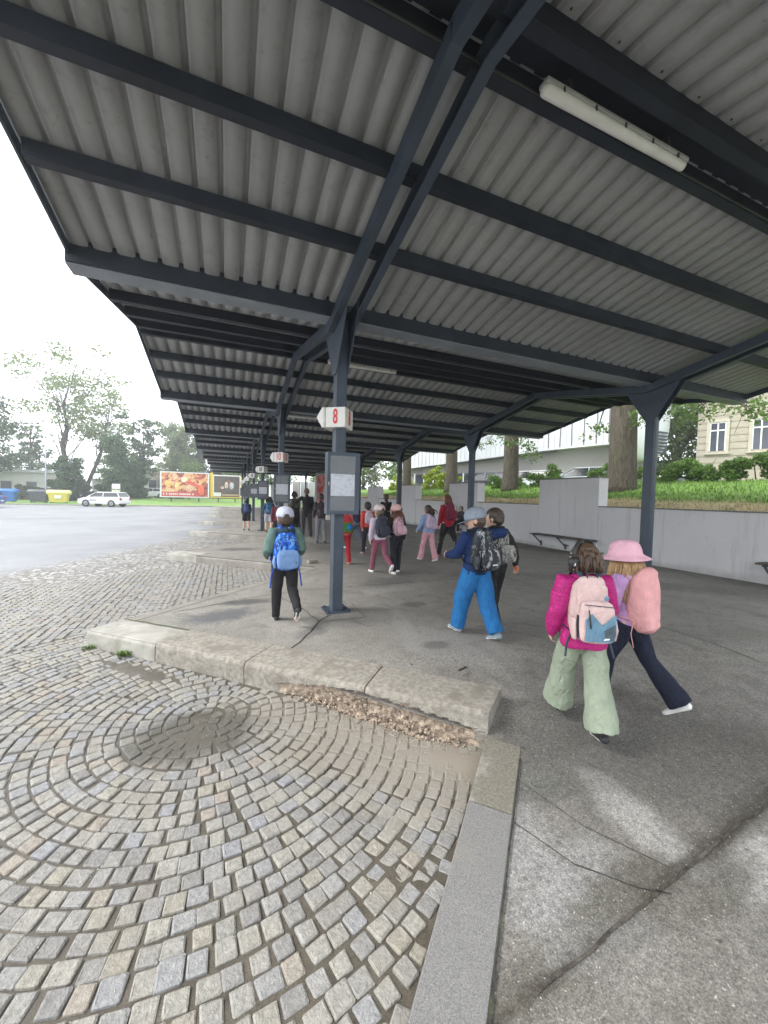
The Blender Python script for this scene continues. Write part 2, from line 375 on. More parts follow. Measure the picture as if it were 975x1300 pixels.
for i, (x, y, a, wd, ln) in enumerate(SETTS):
    z = zr(x, y)+rng.uniform(-.003, .003); tilt = (rng.uniform(-.035, .035), rng.uniform(-.035, .035))
    if i in nearest:
        o = bpy.data.objects.new('sett', SM[i % 14]); COL.objects.link(o); o.parent = road
        o.location = (x, y, z); o.rotation_euler = (tilt[0], tilt[1], a); o.scale = (wd/0.1, ln/0.1, 1)
    else:
        u, v_, zz = cam_uv((x, y, z))
        if abs(u) > 1.15 or abs(v_) > 1.6: continue
        v, f = sett_pts(wd, ln, rng)
        if zz > 4.5:
            v = v[8:16]+v[16:24]; f = [tuple(range(8, 16))]+[(q, (q+1) % 8, 8+(q+1) % 8, 8+q) for q in range(8)]
        M = Matrix.Translation((x, y, z)) @ Euler((tilt[0], tilt[1], a)).to_matrix().to_4x4()
        stuff.add([M @ Vector(p) for p in v], f)
o = stuff.build('sett', mS, road); o['kind'] = 'stuff'

# ------------------------------------------------------------------ kerbs
mKf = mat('kerb_dusty', (0.235,0.22,0.195), 0.9, 0.25, 3, bmp=.6, bscale=60)
mK = mat('kerb_granite', (0.33,0.32,0.285), 0.8, 0.2, 5, bmp=0.4, bscale=150, col2=(0.25,0.24,0.2), sc2=3)
mKc = mat('kerb_concrete', (0.265,0.245,0.21), 0.9, 0.3, 26, bmp=0.9, bscale=90, col2=(0.20,0.18,0.15), sc2=4)
mKd = mat('kerb_grey_granite', (0.175,0.172,0.168), 0.85, 0.38, 190, bmp=0.5, bscale=200, col2=(0.20,0.19,0.165), sc2=1.5)
mRub = mat('broken_concrete', (0.36,0.29,0.225), 0.95, 0.35, 30, bmp=0.9, bscale=80)
N0 = Vector((-1.38, 4.90, 0)); I0 = Vector((1.70, 2.14, 0))
dL = (I0-N0); LEN = dL.length; dL.normalize(); nL = Vector((-dL.y, dL.x, 0))      # nL points into the platform
from mathutils import noise as mnoise
def kerb_piece(k, t0, t1, w, top, m, rough=0.004, broken=None, seed=0, parent=None, name='kerb_stone', skew=0.0):
    base = N0 + Vector((0, S*k, 0)); prof = []
    # profile (u into platform, z): foot, face, rounded lip, top, back
    prof = [(0, -0.36), (0, -0.30)]+([(0, -0.28+.014*q) for q in range(17)] if broken else [(0, -.2), (0, -.1)])+[(0.0, -0.045), (0.002, -0.03), (0.012, -0.008), (0.03, 0.0), (w*.25, 0.002), (w*.5, 0.003), (w*.75, 0.002), (w-0.01, 0.0), (w, -0.02), (w, -0.2)]
    n = max(2, int((t1-t0)/(0.03 if k == 0 else 0.2))); V = []; F = []; P = len(prof)
    for i in range(n+1):
        t_ = t0+(t1-t0)*i/n; t = t_; ends = 0.006 if i in (0, n) else 0
        for (u, z) in prof:
            t = t_ + (skew*u*(t_-t0)/(t1-t0)); p = base + dL*t
            d = mnoise.noise(Vector((t*9+seed, u*9, z*9)))*rough*2 + mnoise.noise(Vector((t*2.1+seed, u*2, z*2)))*rough
            uu = u + (d if u < w*.2 else 0)+ (ends if u < .02 else 0); zz = z + top + (d*.6 if z > -.02 else 0) - (ends if z > -.01 else 0)
            if broken and z < -0.045 and u < .02:
                bt = (t-broken[0])/(broken[1]-broken[0])
                if 0 < bt < 1:
                    lim = -0.05-0.10*abs(2*bt-0.95)**1.5 + 0.02*mnoise.noise(Vector((t*14, 3, 1)))
                    if z < lim: uu += 0.07*min(1, bt*6, (1-bt)*9)*(0.75+0.6*mnoise.noise(Vector((t*22, z*22, 7))))
            V.append(p + nL*uu + Vector((0, 0, zz)))
    for i in range(n):
        for j in range(P-1): F.append((i*P+j, i*P+j+1, (i+1)*P+j+1, (i+1)*P+j))
    mb = MB(); mb.add(V, F); mb.add([V[j] for j in range(P)], [tuple(range(P))]); mb.add([V[n*P+j] for j in range(P)], [tuple(range(P))[::-1]])
    mats = [m, mRub]
    ob = mb.build(name, mats, parent)
    if broken:
        me = ob.data
        for p in me.polygons:
            c = Vector(p.center)-base; t = c.dot(dL); u = c.dot(nL)
            if u > 0.022 and u < 0.2 and c.z-top < -0.04 and broken[0] < t < broken[1]: p.material_index = 1
    return ob
kerb = bpy.data.objects.new('kerb', None); COL.objects.link(kerb); tag(kerb, kind='structure')
kerb_piece(0, 0.0, 0.98, 0.40, 0.004, mK, 0.004, seed=1, parent=kerb)
kerb_piece(0, 0.99, 2.05, 0.44, 0.012, mKc, 0.005, seed=5, parent=kerb)
kerb_piece(0, 2.058, 3.20, 0.44, 0.010, mKc, 0.006, (2.35, 4.0), seed=9, parent=kerb)
kerb_piece(0, 3.208, LEN+0.01, 0.43, 0.002, mKc, 0.007, (2.35, 4.15), seed=13, parent=kerb, skew=0.16)
for k in range(1, 8):
    kerb_piece(k, 0.0, 0.95, 0.38, 0.004, mK, 0.004, seed=k*7, parent=kerb)
    kerb_piece(k, 0.96, LEN-0.05, 0.40, -0.01, mKf, 0.005, seed=k*11, parent=kerb)
# return kerbs (flush, along the back of every bay)
def ret_piece(k, t0, t1, w, lift, m, name='kerb_stone', u0=0.0):
    """stone along the return line of bay k, from nose k towards the inner corner"""
    A = Vector((-1.38, -0.84+S*k, 0)); B = Vector((1.70, 2.14+S*k, 0)); d = (B-A).normalized(); nn = Vector((d.y, -d.x, 0))
    n = max(1, int((t1-t0)/0.12)); V = []; F = []
    for i in range(n+1):
        t = t0+(t1-t0)*i/n
        for (u, z) in ((0, -.2), (0, -.012), (0.008, 0), (w*.5, 0.001), (w-0.004, 0), (w, -.01), (w, -.2)):
            p = A + d*t + nn*(u+u0); g_ = zp(p.x, p.y)
            V.append((p.x, p.y, g_+z+lift+(0.003*mnoise.noise(Vector((t*4, u*8, k))))))
    for i in range(n):
        for j in range(6): F.append((i*7+j, i*7+j+1, (i+1)*7+j+1, (i+1)*7+j))
    mb = MB(); mb.add(V, F); mb.add(V[:7], [tuple(range(7))]); mb.add(V[n*7:], [tuple(range(7))[::-1]])
    return mb.build(name, m, kerb)
LR = 4.285
ret_piece(0, LR-0.62, LR-0.02, 0.235, 0.006, mat('kerb_stained_granite', (0.165,0.155,0.125), 0.85, 0.3, 60, bmp=0.5, bscale=150, col2=(0.30,0.29,0.26), sc2=3))
ret_piece(0, LR-1.75, LR-0.63, 0.235, 0.008, mKd)
ret_piece(0, LR-2.9, LR-1.76, 0.235, 0.008, mKd)
for k in range(1, 8):
    for q in range(4): ret_piece(k, 0.42+q*0.95, 0.42+q*0.95+0.94, 0.15, 0.004, mKf)
# rubble and crumbs below the broken kerb
rub = MB(); rg = random.Random(5)
def rock(mb, c, s, rg):
    M = Matrix.Translation(c) @ Euler((rg.random()*6, rg.random()*6, rg.random()*6)).to_matrix().to_4x4()
    f = lambda: s*rg.uniform(.6, 1.2)
    v = [(f(),0,0),(-f(),0,0),(0,f(),0),(0,-f(),0),(0,0,f()*.8),(0,0,-f()*.8)]
    mb.add([M @ Vector(p) for p in v], [(0,2,4),(2,1,4),(1,3,4),(3,0,4),(2,0,5),(1,2,5),(3,1,5),(0,3,5)])
for i in range(900):
    t = rg.triangular(2.3, 4.1, 3.5); h = rg.random(); u = 0.055*h-0.002
    p = N0+dL*t+nL*(u+rg.uniform(-.012, .012)); 
    z0 = zr(p.x, p.y); zt = -0.06-0.1*abs(2*(t-2.35)/1.7-.95)**1.5
    rock(rub, (p.x, p.y, z0+(zt-z0)*h*h*0.8), rg.uniform(.003, .006)+.016*rg.random()**3, rg)
for i in range(300):
    t = rg.triangular(2.2, 4.05, 3.7); u = -abs(rg.gauss(0, .11)); p = N0+dL*t+nL*u
    if p.x < edge_x(p.y)-.01: rock(rub, (p.x, p.y, zr(p.x, p.y)+.003), rg.uniform(.002, .009), rg)
o = rub.build('rubble', mRub); tag(o, 'crumbled brown concrete chips below the broken kerb', 'rubble', kind='stuff')
lit = MB()
for i in range(700):
    x = rg.gauss(-.12, .24); y = rg.gauss(2.92, .17)
    if road_ok(x, y) and i < 160: rock(lit, (x, y, zr(x, y)+.001), rg.uniform(.001, .003), rg)
for i in range(420):
    x = rg.uniform(-1.5, 1.5); y = rg.uniform(0.9, 4.0)
    if road_ok(x, y): rock(lit, (x, y, zr(x, y)+.003), rg.uniform(.0015, .005), rg)
for i in range(500):
    x = rg.uniform(0.8, 5.0); y = rg.uniform(0.5, 4.5)
    if x > edge_x(y)+.3: rock(lit, (x, y, zp(x, y)+.001), rg.uniform(.001, .0035), rg)
o = lit.build('grit', mat('pale_grit', (0.42,0.38,0.32), 0.9, 0.4, 40)); tag(o, 'loose pale grit scattered on cobbles and asphalt', 'grit', kind='stuff')

# cracks, joints and slab edges in the platform: thin dirt-filled strips lying 4 mm proud of nothing but the surface
mGut = mat('gutter_dirt', (0.06,0.052,0.042), 0.95, 0.6, 22, bmp=0.9, bscale=120, col2=(0.11,0.10,0.085), sc2=9)
mCr = mat('joint_dirt', (0.035,0.033,0.028), 0.95, 0.5, 30, bmp=0.8, bscale=120, col2=(0.06,0.075,0.03), sc2=6)
def strip(pts, w, m=mCr, lift=0.004, wob=0.012, seed=0, name='joint_line', step=0.03):
    P = [Vector((a, b_, 0)) for a, b_ in pts]; V = []; F = []; acc = 0
    out = []
    for a, b_ in zip(P[:-1], P[1:]):
        n = max(1, int((b_-a).length/step))
        for i in range(n): out.append(a+(b_-a)*i/n)
    out.append(P[-1])
    for i, p in enumerate(out):
        d = (out[min(i+1, len(out)-1)]-out[max(0, i-1)]).normalized(); nn = Vector((-d.y, d.x, 0))
        q = p + nn*wob*mnoise.noise(Vector((i*.17+seed, 0, 0)))*2
        ww = w*(0.55+0.9*abs(mnoise.noise(Vector((i*.4+seed, 5, 0))))+.25)
        for s_ in (-.5, .5):
            r_ = q+nn*ww*s_; V.append((r_.x, r_.y, zp(r_.x, r_.y)+lift))
    for i in range(len(out)-1): F.append((2*i, 2*i+2, 2*i+3, 2*i+1))
    o = MB().add(V, [f[::-1] for f in F]).build(name, m, plat); return o
retA = Vector((-1.38, -0.84)); rd = Vector((3.08, 2.98)).normalized(); rn = Vector((rd.y, -rd.x))
def rp(t, u): q = retA+rd*t+rn*u; return (q.x, q.y)
strip([rp(1.6, .24), rp(4.15, .24)], 0.010, seed=1, wob=.002, lift=.011)
strip([(.98,.925),(1.30,.955),(1.54,.98),(2.0,1.02),(2.43,1.065),(2.81,1.085),(4,1.18),(6,1.3)], 0.013, mGut, seed=3, wob=.006)
strip([rp(3.62, .24), (1.5,1.22), (1.67,1.04), (1.78,.97)], 0.005, seed=5, wob=.004)
strip([rp(3.95, .24), (1.72,1.35), (1.9,1.05)], 0.004, seed=6, wob=.003)
strip([rp(4.26, .0), rp(4.27, .26)], 0.010, seed=8, wob=.003)
strip([(0.52,3.63),(0.78,3.98),(1.02,4.42),(1.18,4.62),(1.22,4.62)], 0.016, seed=9)
strip([(1.02,4.42),(0.95,4.9),(0.78,5.5),(0.62,6.1)], 0.012, seed=10)
strip([(-0.62,5.3),(0.3,5.75),(1.1,5.98),(2.2,6.0),(5.0,6.02),(9.5,6.05)], 0.012, seed=11)
strip([(1.05,4.42),(1.6,4.40),(1.62,5.05)], 0.008, seed=12, wob=.004)
for k in range(1, 7): strip([(1.2,6.0+S*k),(5,6.02+S*k),(9.5,6.05+S*k)], 0.012, seed=20+k, step=.2)
strip([(4.9,2.0),(5.0,6),(5.05,12),(5.1,20),(5.1,40)], 0.012, seed=31, step=.2)
# concrete foot plate round the first post is part of the canopy; a loose stone and a stick lie on the platform
o = MB(); rock(o, (0,0,0.05), .0, rg)
sb = MB().box((-.11,-.05,0),(.11,.05,.075)).build('concrete_block', mKc, None, bevel=.012); sb.location = (1.75,8.35,0); sb.rotation_euler = (0,0,.35)
tag(sb, 'small concrete block lying on the platform beside the boy in the white cap', 'block')
sb = MB().box((-.055,-.008,0),(.055,.008,.012)).build('stick', mat('dark_wood', (0.05,0.04,0.03)), None); sb.location = (1.93,2.78,0); sb.rotation_euler = (0,0,.35)
tag(sb, 'short dark stick lying on the asphalt in front of the blue-trousered child', 'stick')
# weeds in the nose of the near kerb
def weed(cx, cy, z, n, h, seed, label):
    rg = random.Random(seed); mb = MB()
    for i in range(n):
        a = rg.random()*6.28; l = h*rg.uniform(.5, 1.1); ww = rg.uniform(.004, .012); bx, by = cx+rg.uniform(-.05, .05), cy+rg.uniform(-.03, .03)
        d = Vector((math.cos(a), math.sin(a), 0)); s_ = Vector((-d.y, d.x, 0))*ww
        p0 = Vector((bx, by, z)); p1 = p0+d*l*.4+Vector((0, 0, l*.7)); p2 = p0+d*l*.9+Vector((0, 0, l*.75))
        mb.add([p0-s_*.4, p0+s_*.4, p1+s_, p1-s_, p2], [(0,1,2,3),(3,2,4)])
    o = mb.build('weed', mat('weed_leaf', (0.10,0.16,0.04), 0.6, 0.4, 20)); tag(o, label, 'weed'); return o
p = N0+dL*.62-nL*.03; weed(p.x, p.y, zr(p.x, p.y), 60, .07, 1, 'small green weed growing against the pale granite kerb block')
p = N0+dL*.12-nL*.06; weed(p.x, p.y, zr(p.x, p.y), 34, .05, 2, 'yellowish weed at the outer corner of the nearest kerb block')
mM = mat('moss', (0.07,0.10,0.03), 0.95, 0.5, 40, bmp=.8)
V0 = N0+dL*.05+nL*.42; V1 = N0+dL*1.0+nL*.43
strip([(V0.x, V0.y), (V1.x, V1.y)], .018, mM, .006, .006, 40, 'moss_line')

# ------------------------------------------------------------------ the canopy
mSt = mat('slate_blue_paint', (0.042,0.060,0.085), 0.5, 0.22, 3, spec=0.5, bmp=0.08, bscale=40)
mSd = mat('dark_purlin_paint', (0.020,0.026,0.038), 0.6, 0.25, 3, spec=0.4, bmp=0.08, bscale=40)
mSh, nt, b, co = newmat('roof_sheet_grey', 0.55, 0.0, 0.5)
c = ramp(nt, noise(nt, co, 0.8, 5, 0.6), [(0.3, (0.31,0.318,0.325)), (0.7, (0.39,0.40,0.41))])
c = mixc(nt, mathn(nt, 'MULTIPLY', rampv(nt, noise(nt, co, 9, 5, 0.7), 0.5, 0.75), 0.35), c, (0.16,0.155,0.145)); c = mixc(nt, mathn(nt, 'MULTIPLY', rampv(nt, noise(nt, co, 2.6, 6, 0.75, 1.5), 0.63, 0.72), 0.6), c, (0.16,0.10,0.06)); nt.links.new(c, b.inputs['Base Color'])
mGt = mat('gutter_soffit_lit', (0.22,0.245,0.285), 0.5, 0.18, 2.5, spec=0.5, bmp=0.06, bscale=20)  # soffit tone lightened: light from the ground is put into the colour
XL, XR = -1.45, 10.3
YG = 4.88
canopy = thing('bus_station_canopy', 'long dark slate steel canopy of folded grey roof bays covering the bus platforms', 'canopy', (1.33, YG, 0))
def cb(mb, name, m, **k):
    o = mb.build(name, m, None, **k); o.parent = canopy; o.matrix_parent_inverse = Matrix.Translation((-1.33, -YG, 0)); return o
def zs(d): return 3.90 + 0.183*(d-0.14)
half = S/2
XA, XB = 1.33, 7.42
# one corrugated sheet field per slope
def sheet(sgn, k):
    V = []; F = []; p = 0.2; x = XL; prof = []
    while x < XR-0.01:
        prof += [(x, .007), (x+.016, .007), (x+.018, 0), (x+.132, 0), (x+.134, .007), (x+.150, .007), (x+.153, .055), (x+.194, .055), (x+.197, .007)]; 
        x += p
    prof = [(min(a, XR), h) for a, h in prof]+[(XR, 0)]
    for d in (0.12, half+0.0):
        for (a, h) in prof: V.append((a, YG+S*k+sgn*d, zs(d)+h))
    n = len(prof)
    for i in range(n-1): F.append((i, i+1, n+i+1, n+i))
    o = npmesh('roof_sheet', V, F, mSh); o.parent = canopy; o.matrix_parent_inverse = Matrix.Translation((-1.33, -YG, 0)); return o
NB = 7
for k in range(-1, NB+1):
    for sgn in ((-1, 1) if k > -1 else (1,)):
        if k == NB and sgn > 0: continue
        sheet(sgn, k)
    yk = YG+S*k
    if k >= 0:
        # gutter: box with slightly inset bottom plate and drip lips
        cb(MB().box((XL-.04, yk-.14, 3.735), (XR+.04, yk+.14, 3.96)), 'gutter', mSd)
        cb(MB().box((XL-.045, yk-.115, 3.722), (XR+.045, yk+.115, 3.734)), 'gutter_soffit', mGt)
    for sgn in (-1, 1):
        if (k == -1 and sgn < 0) or (k == NB and sgn > 0): continue
        for d in (1.12, 1.93, half-0.16):
            y = yk+sgn*d; zb = zs(d)-0.135
            m = MB()     # channel section: web and two flanges
            m.box((XL+.03, y-.045, zb), (XR-.03, y-.033, zb+.128)); m.box((XL+.03, y-.032, zb), (XR-.03, y+.045, zb+.012)); m.box((XL+.03, y-.032, zb+.116), (XR-.03, y+.045, zb+.128))
            if d > 2.5: m.box((XL+.03, y+.030, zb+.013), (XR-.03, y+.045, zb+.115))
            cb(m, 'purlin', mSd)
    # verge trims along both edges of the roof
    for sgn in (-1, 1):
        if (k == -1 and sgn < 0) or (k == NB and sgn > 0): continue
        for X in (XL-.012, XR+.012):
            m = MB(); m.beam((X, yk+sgn*.141, zs(.14)-.10), (X, yk+sgn*half, zs(half)-.10), .02, .165)
            cb(m, 'verge_trim', mSt)
for k in range(-1, NB):
    y = YG+S*k+half; m = MB().box((XL, y-.12, zs(half)-.02), (XR, y+.12, zs(half)-.012)); m.box((XL, y-.13, zs(half)+.045), (XR, y+.13, zs(half)+.06)); cb(m, 'ridge_cap', mSd)
def channel(mb, a, b_, w, h, side):
    """U-section laid along a-b, open to the side"""
    a = Vector(a); b_ = Vector(b_); t = .012
    mb.beam(a, b_, w, t); mb.beam(a+Vector((0,0,h-t)), b_+Vector((0,0,h-t)), w, t)
    off = Vector((side*(w/2-t/2), 0, t)); mb.beam(a+off, b_+off, t, h-2*t)
for k in range(0, NB+1):
    yk = YG+S*k
    for X in (XA, XB):
        if k == NB: continue
        # post: hollow section with a slimmer ribbed front, widening into haunch plates
        m = MB().box((X-.066, yk-.145, 0), (X+.066, yk+.025, 3.72)); m.box((X-.030, yk-.151, 0.03), (X+.030, yk-.145, 3.5))
        cb(m, 'column', mSt, bevel=.006)
        m = MB().box((X-.16, yk-.22, 0.0), (X+.16, yk+.10, 0.014))
        for (bx, by) in ((-.125,-.185),(.125,-.185),(-.125,.065),(.125,.065)): m.box((X+bx-.015, yk+by-.015, .014), (X+bx+.015, yk+by+.015, .035))
        cb(m, 'base_plate', mSt)
        for s_ in (-1, 1):
            xs = X+s_*.0735
            m = MB(); P = [(yk-.14, 3.05), (yk+.02, 3.05), (yk+.42, 3.66), (yk+.42, 3.80), (yk-.54, 3.80), (yk-.54, 3.66)]
            vs = [(xs-.006, a, z) for a, z in P]+[(xs+.006, a, z) for a, z in P]; n = 6
            m.add(vs, [tuple(range(n)), tuple(range(n, 2*n))[::-1]]+[(i, n+i, n+(i+1) % n, (i+1) % n) for i in range(n)])
            cb(m, 'haunch_plate', mSt)
            m = MB()
            for sg in (-1, 1):
                if k == NB and sg > 0: continue
                channel(m, (X+s_*.118, yk+sg*.0, 3.59), (X+s_*.118, yk+sg*half, 3.59+.19*half+.0), .082, .14, s_)
            cb(m, 'rafter', mSt)
    if k == 0:
        for X in (XA, XB):
            for s_ in (-1, 1):
                m = MB(); channel(m, (X+s_*.118, yk-half, 3.59+.19*half), (X+s_*.118, yk-S+.5, 3.59+.10), .082, .14, s_); cb(m, 'rafter', mSt)
# downpipe beside the second platform-side post of the wall row
for k in (1, 2):
    m = MB().loft([(XB+.17, YG+S*k+.05, 0), (XB+.17, YG+S*k+.05, 3.4), (XB+.1, YG+S*k+.02, 3.72)], .035, 8); cb(m, 'downpipe', mSt, smooth=True)

# ------------------------------------------------------------------ lamps under the ridges
mLamp = mat('lamp_diffuser', (0.72,0.72,0.69), 0.35, 0.08, 6, spec=0.5)
mLb = mat('lamp_housing', (0.42,0.42,0.41), 0.5, 0.1, 6)
mClip = mat('dark_clip', (0.05,0.05,0.05), 0.5)
def lamp(y, x0, x1, z, label, group=None):
    t = thing('tube_lamp', label, 'lamp', ((x0+x1)/2, y, z), 0, group); L = (x1-x0)/2
    MB().box((-L, -.042, .035), (L, .042, .070)).build('housing', mLb, t, bevel=.01)
    MB().loft([(-L+.03, 0, .018), (L-.03, 0, .018)], (.040, .032), 12, power=3).build('diffuser', mLamp, t, smooth=True)
    for i in range(5):
        for s_ in (-1, 1):
            x = -L+.14+i*(2*L-.28)/4; MB().box((x-.007, s_*.043-.004, .015), (x+.007, s_*.043+.004, .048)).build('clip', mClip, t)
    for x in (-L+.2, L-.24): MB().box((x, -.02, .071), (x+.04, .02, .16)).build('bracket', mClip, t)
    return t
zl = zs(half)-.235
lamp(YG-half+.02, 1.88, 3.34, zl, 'long white unlit tube lamp under the nearest ridge, right of the twin rafters')
lamp(YG+half-.1, 1.85, 3.35, zl, 'white tube lamp hanging under the second ridge behind the numbered post')
for k in range(1, 4): lamp(YG+half-.1+S*k, 1.85, 3.35, zl, ['', 'white tube lamp hanging under the third roof ridge', 'small tube lamp hanging under the fourth roof ridge', 'tiny tube lamp hanging under the fifth roof ridge'][k], 'tube lamps under the far roof bays')
for y in (YG+half+1.2,):
    pass

# ------------------------------------------------------------------ stand signs and timetable cases
mW = mat('sign_white', (0.74,0.73,0.69), 0.5, 0.05, 8)
mWs = mat('sign_side', (0.66,0.65,0.60), 0.55, 0.08, 8)
mRed = mat('sign_red', (0.62,0.05,0.045), 0.5, 0.1, 10)
mBk = mat('sign_black', (0.03,0.03,0.03), 0.5)
def glyph(txt, h, wscale, m, parent, M, name='numeral'):
    cu = bpy.data.curves.new(name, 'FONT'); cu.body = txt; cu.size = h/0.72; cu.extrude = .0015; cu.offset = .004
    cu.align_x = 'CENTER'; cu.align_y = 'CENTER'; cu.space_character = 1.05
    o = bpy.data.objects.new(name, cu); COL.objects.link(o)
    bpy.context.view_layer.update()
    me = bpy.data.meshes.new_from_object(o.evaluated_get(bpy.context.evaluated_depsgraph_get()))
    bpy.data.objects.remove(o); me.materials.clear(); me.materials.append(m)
    me.transform(M @ Matrix.Scale(wscale, 4, (1, 0, 0))); me.name = name
    n = bpy.data.objects.new(name, me); COL.objects.link(n); n.parent = parent; return n
def sign(k, txt, label, colr, group=None):
    y = YG-.06+S*k; t = thing('stand_number_sign', label, 'sign', (XA, y, 2.36), R(-36), group)
    w_, d_, h_ = .128, .15, .25
    MB().box((-w_, -d_, 0), (w_, d_, h_)).build('sign_box', [mW], t, bevel=.006)
    A = MB(); vs = []
    for yy in (-d_, d_): vs += [(-w_-.002, yy, 0), (-w_-.05, yy, 0.0), (-w_-.125, yy, h_/2), (-w_-.05, yy, h_), (-w_-.002, yy, h_)]
    A.add(vs, [(0,1,2,3,4)[::-1], (5,6,7,8,9)]+[(i, (i+1) % 5, 5+(i+1) % 5, 5+i) for i in range(5)]); A.build('arrow_head', mW, t)
    MB().box((-w_-.03, -d_-.003, 0.0), (-w_-.005, -d_-.0005, h_)).build('arrow_seam', mat('seam_grey', (0.5,0.5,0.49), 0.6), t)
    MB().box((w_+.0005, -d_+.01, .012), (w_+.004, d_-.01, h_-.012)).build('end_panel', mWs, t)
    if txt:
        RX = Matrix.Rotation(R(90), 4, 'X')
        glyph(txt, .185, .5 if len(txt) == 1 else .55, colr, t, Matrix.Translation((0, -d_-.004, h_/2)) @ RX)
        glyph(txt, .185, .5 if len(txt) == 1 else .55, colr, t, Matrix.Translation((w_+.008, 0, h_/2)) @ Matrix.Rotation(R(90), 4, 'Z') @ RX)
    return t
sign(0, '8', 'white arrow-headed sign with a red 8 on the nearest post', mRed)
sign(1, '10', 'white arrow-headed sign with a two-figure red number on the second post', mRed)
for k in range(2, 7):
    t = sign(k, '', ['', '', 'third white stand sign along the post row, with a dark figure', 'fourth white stand sign along the post row', 'fifth white stand sign, small, along the post row', 'sixth white stand sign, tiny, along the post row', 'farthest tiny white stand sign at the end of the row'][k], mBk)
    if k < 4:
        MB().box((-.045, -.175, .05), (-.015, -.171, .21)).box((.02, -.175, .05), (.05, -.171, .21)).build('numeral', mBk, t)
# paper with fine print
mPap, nt, b, co = newmat('timetable_paper', 0.6)
wv = nt.nodes.new('ShaderNodeTexBrick'); wv.inputs['Scale'].default_value = 1.0; wv.inputs['Brick Width'].default_value = .035; wv.inputs['Row Height'].default_value = .009
wv.inputs['Mortar Size'].default_value = .0022; wv.inputs['Color1'].default_value = (.28,.29,.32,1); wv.inputs['Color2'].default_value = (.55,.56,.60,1); wv.inputs['Mortar'].default_value = (.62,.64,.69,1)
mp = nt.nodes.new('ShaderNodeMapping'); mp.inputs['Rotation'].default_value = (R(90), 0, 0); nt.links.new(co, mp.inputs[0]); nt.links.new(mp.outputs[0], wv.inputs[0])
c = mixc(nt, rampv(nt, noise(nt, co, 24, 2), 0.42, 0.55), wv.outputs[0], (.62,.64,.69)); nt.links.new(c, b.inputs['Base Color'])
mCase = mat('case_back', (0.07,0.075,0.085), 0.35, 0.15, 4)
mGl, nt, b, co = newmat('case_glass', 0.08, 0, 0.5); b.inputs['Alpha'].default_value = 0.09; b.inputs['Base Color'].default_value = (.6,.65,.7,1)
def case(k, label, group=None):
    yk = YG+S*k-.145
    t = thing('timetable_case', label, 'display case', (XA-.20, yk, 1.27), 0, group); W, H_, D = .415, .77, .13
    m = MB().box((0, -D, 0), (W, 0, H_)); m.build('case_body', mSt, t, bevel=.006)
    f = .035; y0 = -D-.014
    fr = MB().box((0, y0, 0), (f, -D-.001, H_)).box((W-f*1.6, y0, 0), (W, -D-.001, H_)).box((f, y0, 0), (W-f*1.6, -D-.001, f*1.3)).box((f, y0, H_-f*1.3), (W-f*1.6, -D-.001, H_)); fr.build('door_frame', mSt, t)
    MB().box((f, -D-.003, f), (W-f*1.6, -D-.001, H_-f)).build('back_board', mCase, t)
    if k < 4:
        o = MB().box((f+.01, -D-.0065, .23), (W-f*1.6-.008, -D-.004, .50)).build('timetable_sheet', mPap, t)
    MB().box((f, -D-.0115, f), (W-f*1.6, -D-.0095, H_-f)).build('pane', mGl, t)
    MB().box((.012, y0-.008, .36), (.024, y0, .40)).build('lock', mLb, t)
    return t
case(0, 'slate timetable case with a printed sheet on the nearest post')
case(1, 'timetable case on the second post behind the white-capped boy')
for k in range(2, 7): case(k, ['', '', 'timetable case on the third post above the child in grey shorts', 'timetable case on the fourth post of the row', 'small timetable case on the fifth post', 'small timetable case on the sixth post', 'tiny timetable case on the last post'][k])

# ------------------------------------------------------------------ retaining wall with raised blocks
XW = 9.6
mWa, nt, b, co = newmat('wall_plaster', 0.9)
c = ramp(nt, noise(nt, co, 0.7, 4, 0.6), [(0.3, (0.60,0.60,0.61)), (0.7, (0.67,0.67,0.68))])
c = mixc(nt, mathn(nt, 'MULTIPLY', rampv(nt, noise(nt, co, 14, 4, 0.7), 0.6, 0.78), 0.35), c, (0.30,0.30,0.30))
mp = nt.nodes.new('ShaderNodeMapping'); mp.inputs['Scale'].default_value = (3, 3, .22); nt.links.new(co, mp.inputs[0])
c = mixc(nt, mathn(nt, 'MULTIPLY', rampv(nt, noise(nt, mp.outputs[0], 2.4, 5, 0.65), 0.54, 0.72), 0.35), c, (0.36,0.35,0.33))
sp = nt.nodes.new('ShaderNodeSeparateXYZ'); nt.links.new(co, sp.inputs[0])
c = mixc(nt, mathn(nt, 'MULTIPLY', rampv(nt, mathn(nt, 'ADD', sp.outputs[2], mathn(nt, 'MULTIPLY', noise(nt, co, 3, 4), 0.25)), 0.12, 0.32, 1, 0), 0.5), c, (0.27,0.26,0.24))
nt.links.new(c, b.inputs['Base Color']); bump(nt, b, noise(nt, co, 45, 4, 0.7), 0.35, 0.01)
mWl = mat('block_side_plaster', (0.52,0.51,0.47), 0.9, 0.08, 3, bmp=.3, bscale=45)
mCo = mat('coping', (0.17,0.165,0.16), 0.85, 0.25, 8, bmp=.4)
wall = thing('retaining_wall', 'long pale grey retaining wall with taller blocks and thin dark coping', 'wall', (XW, 7.6, 0))
def wb(mb, name, m, **k):
    o = mb.build(name, m, None, **k); o.parent = wall; o.matrix_parent_inverse = Matrix.Translation((-XW, -7.6, 0)); return o
blocks = [(2.1-.0, 2.1+.0)]; y = 7.6; bl = []
for i in range(0, 7): bl.append((y+5.6*i, y+5.6*i+2.2))
lo = -6.0
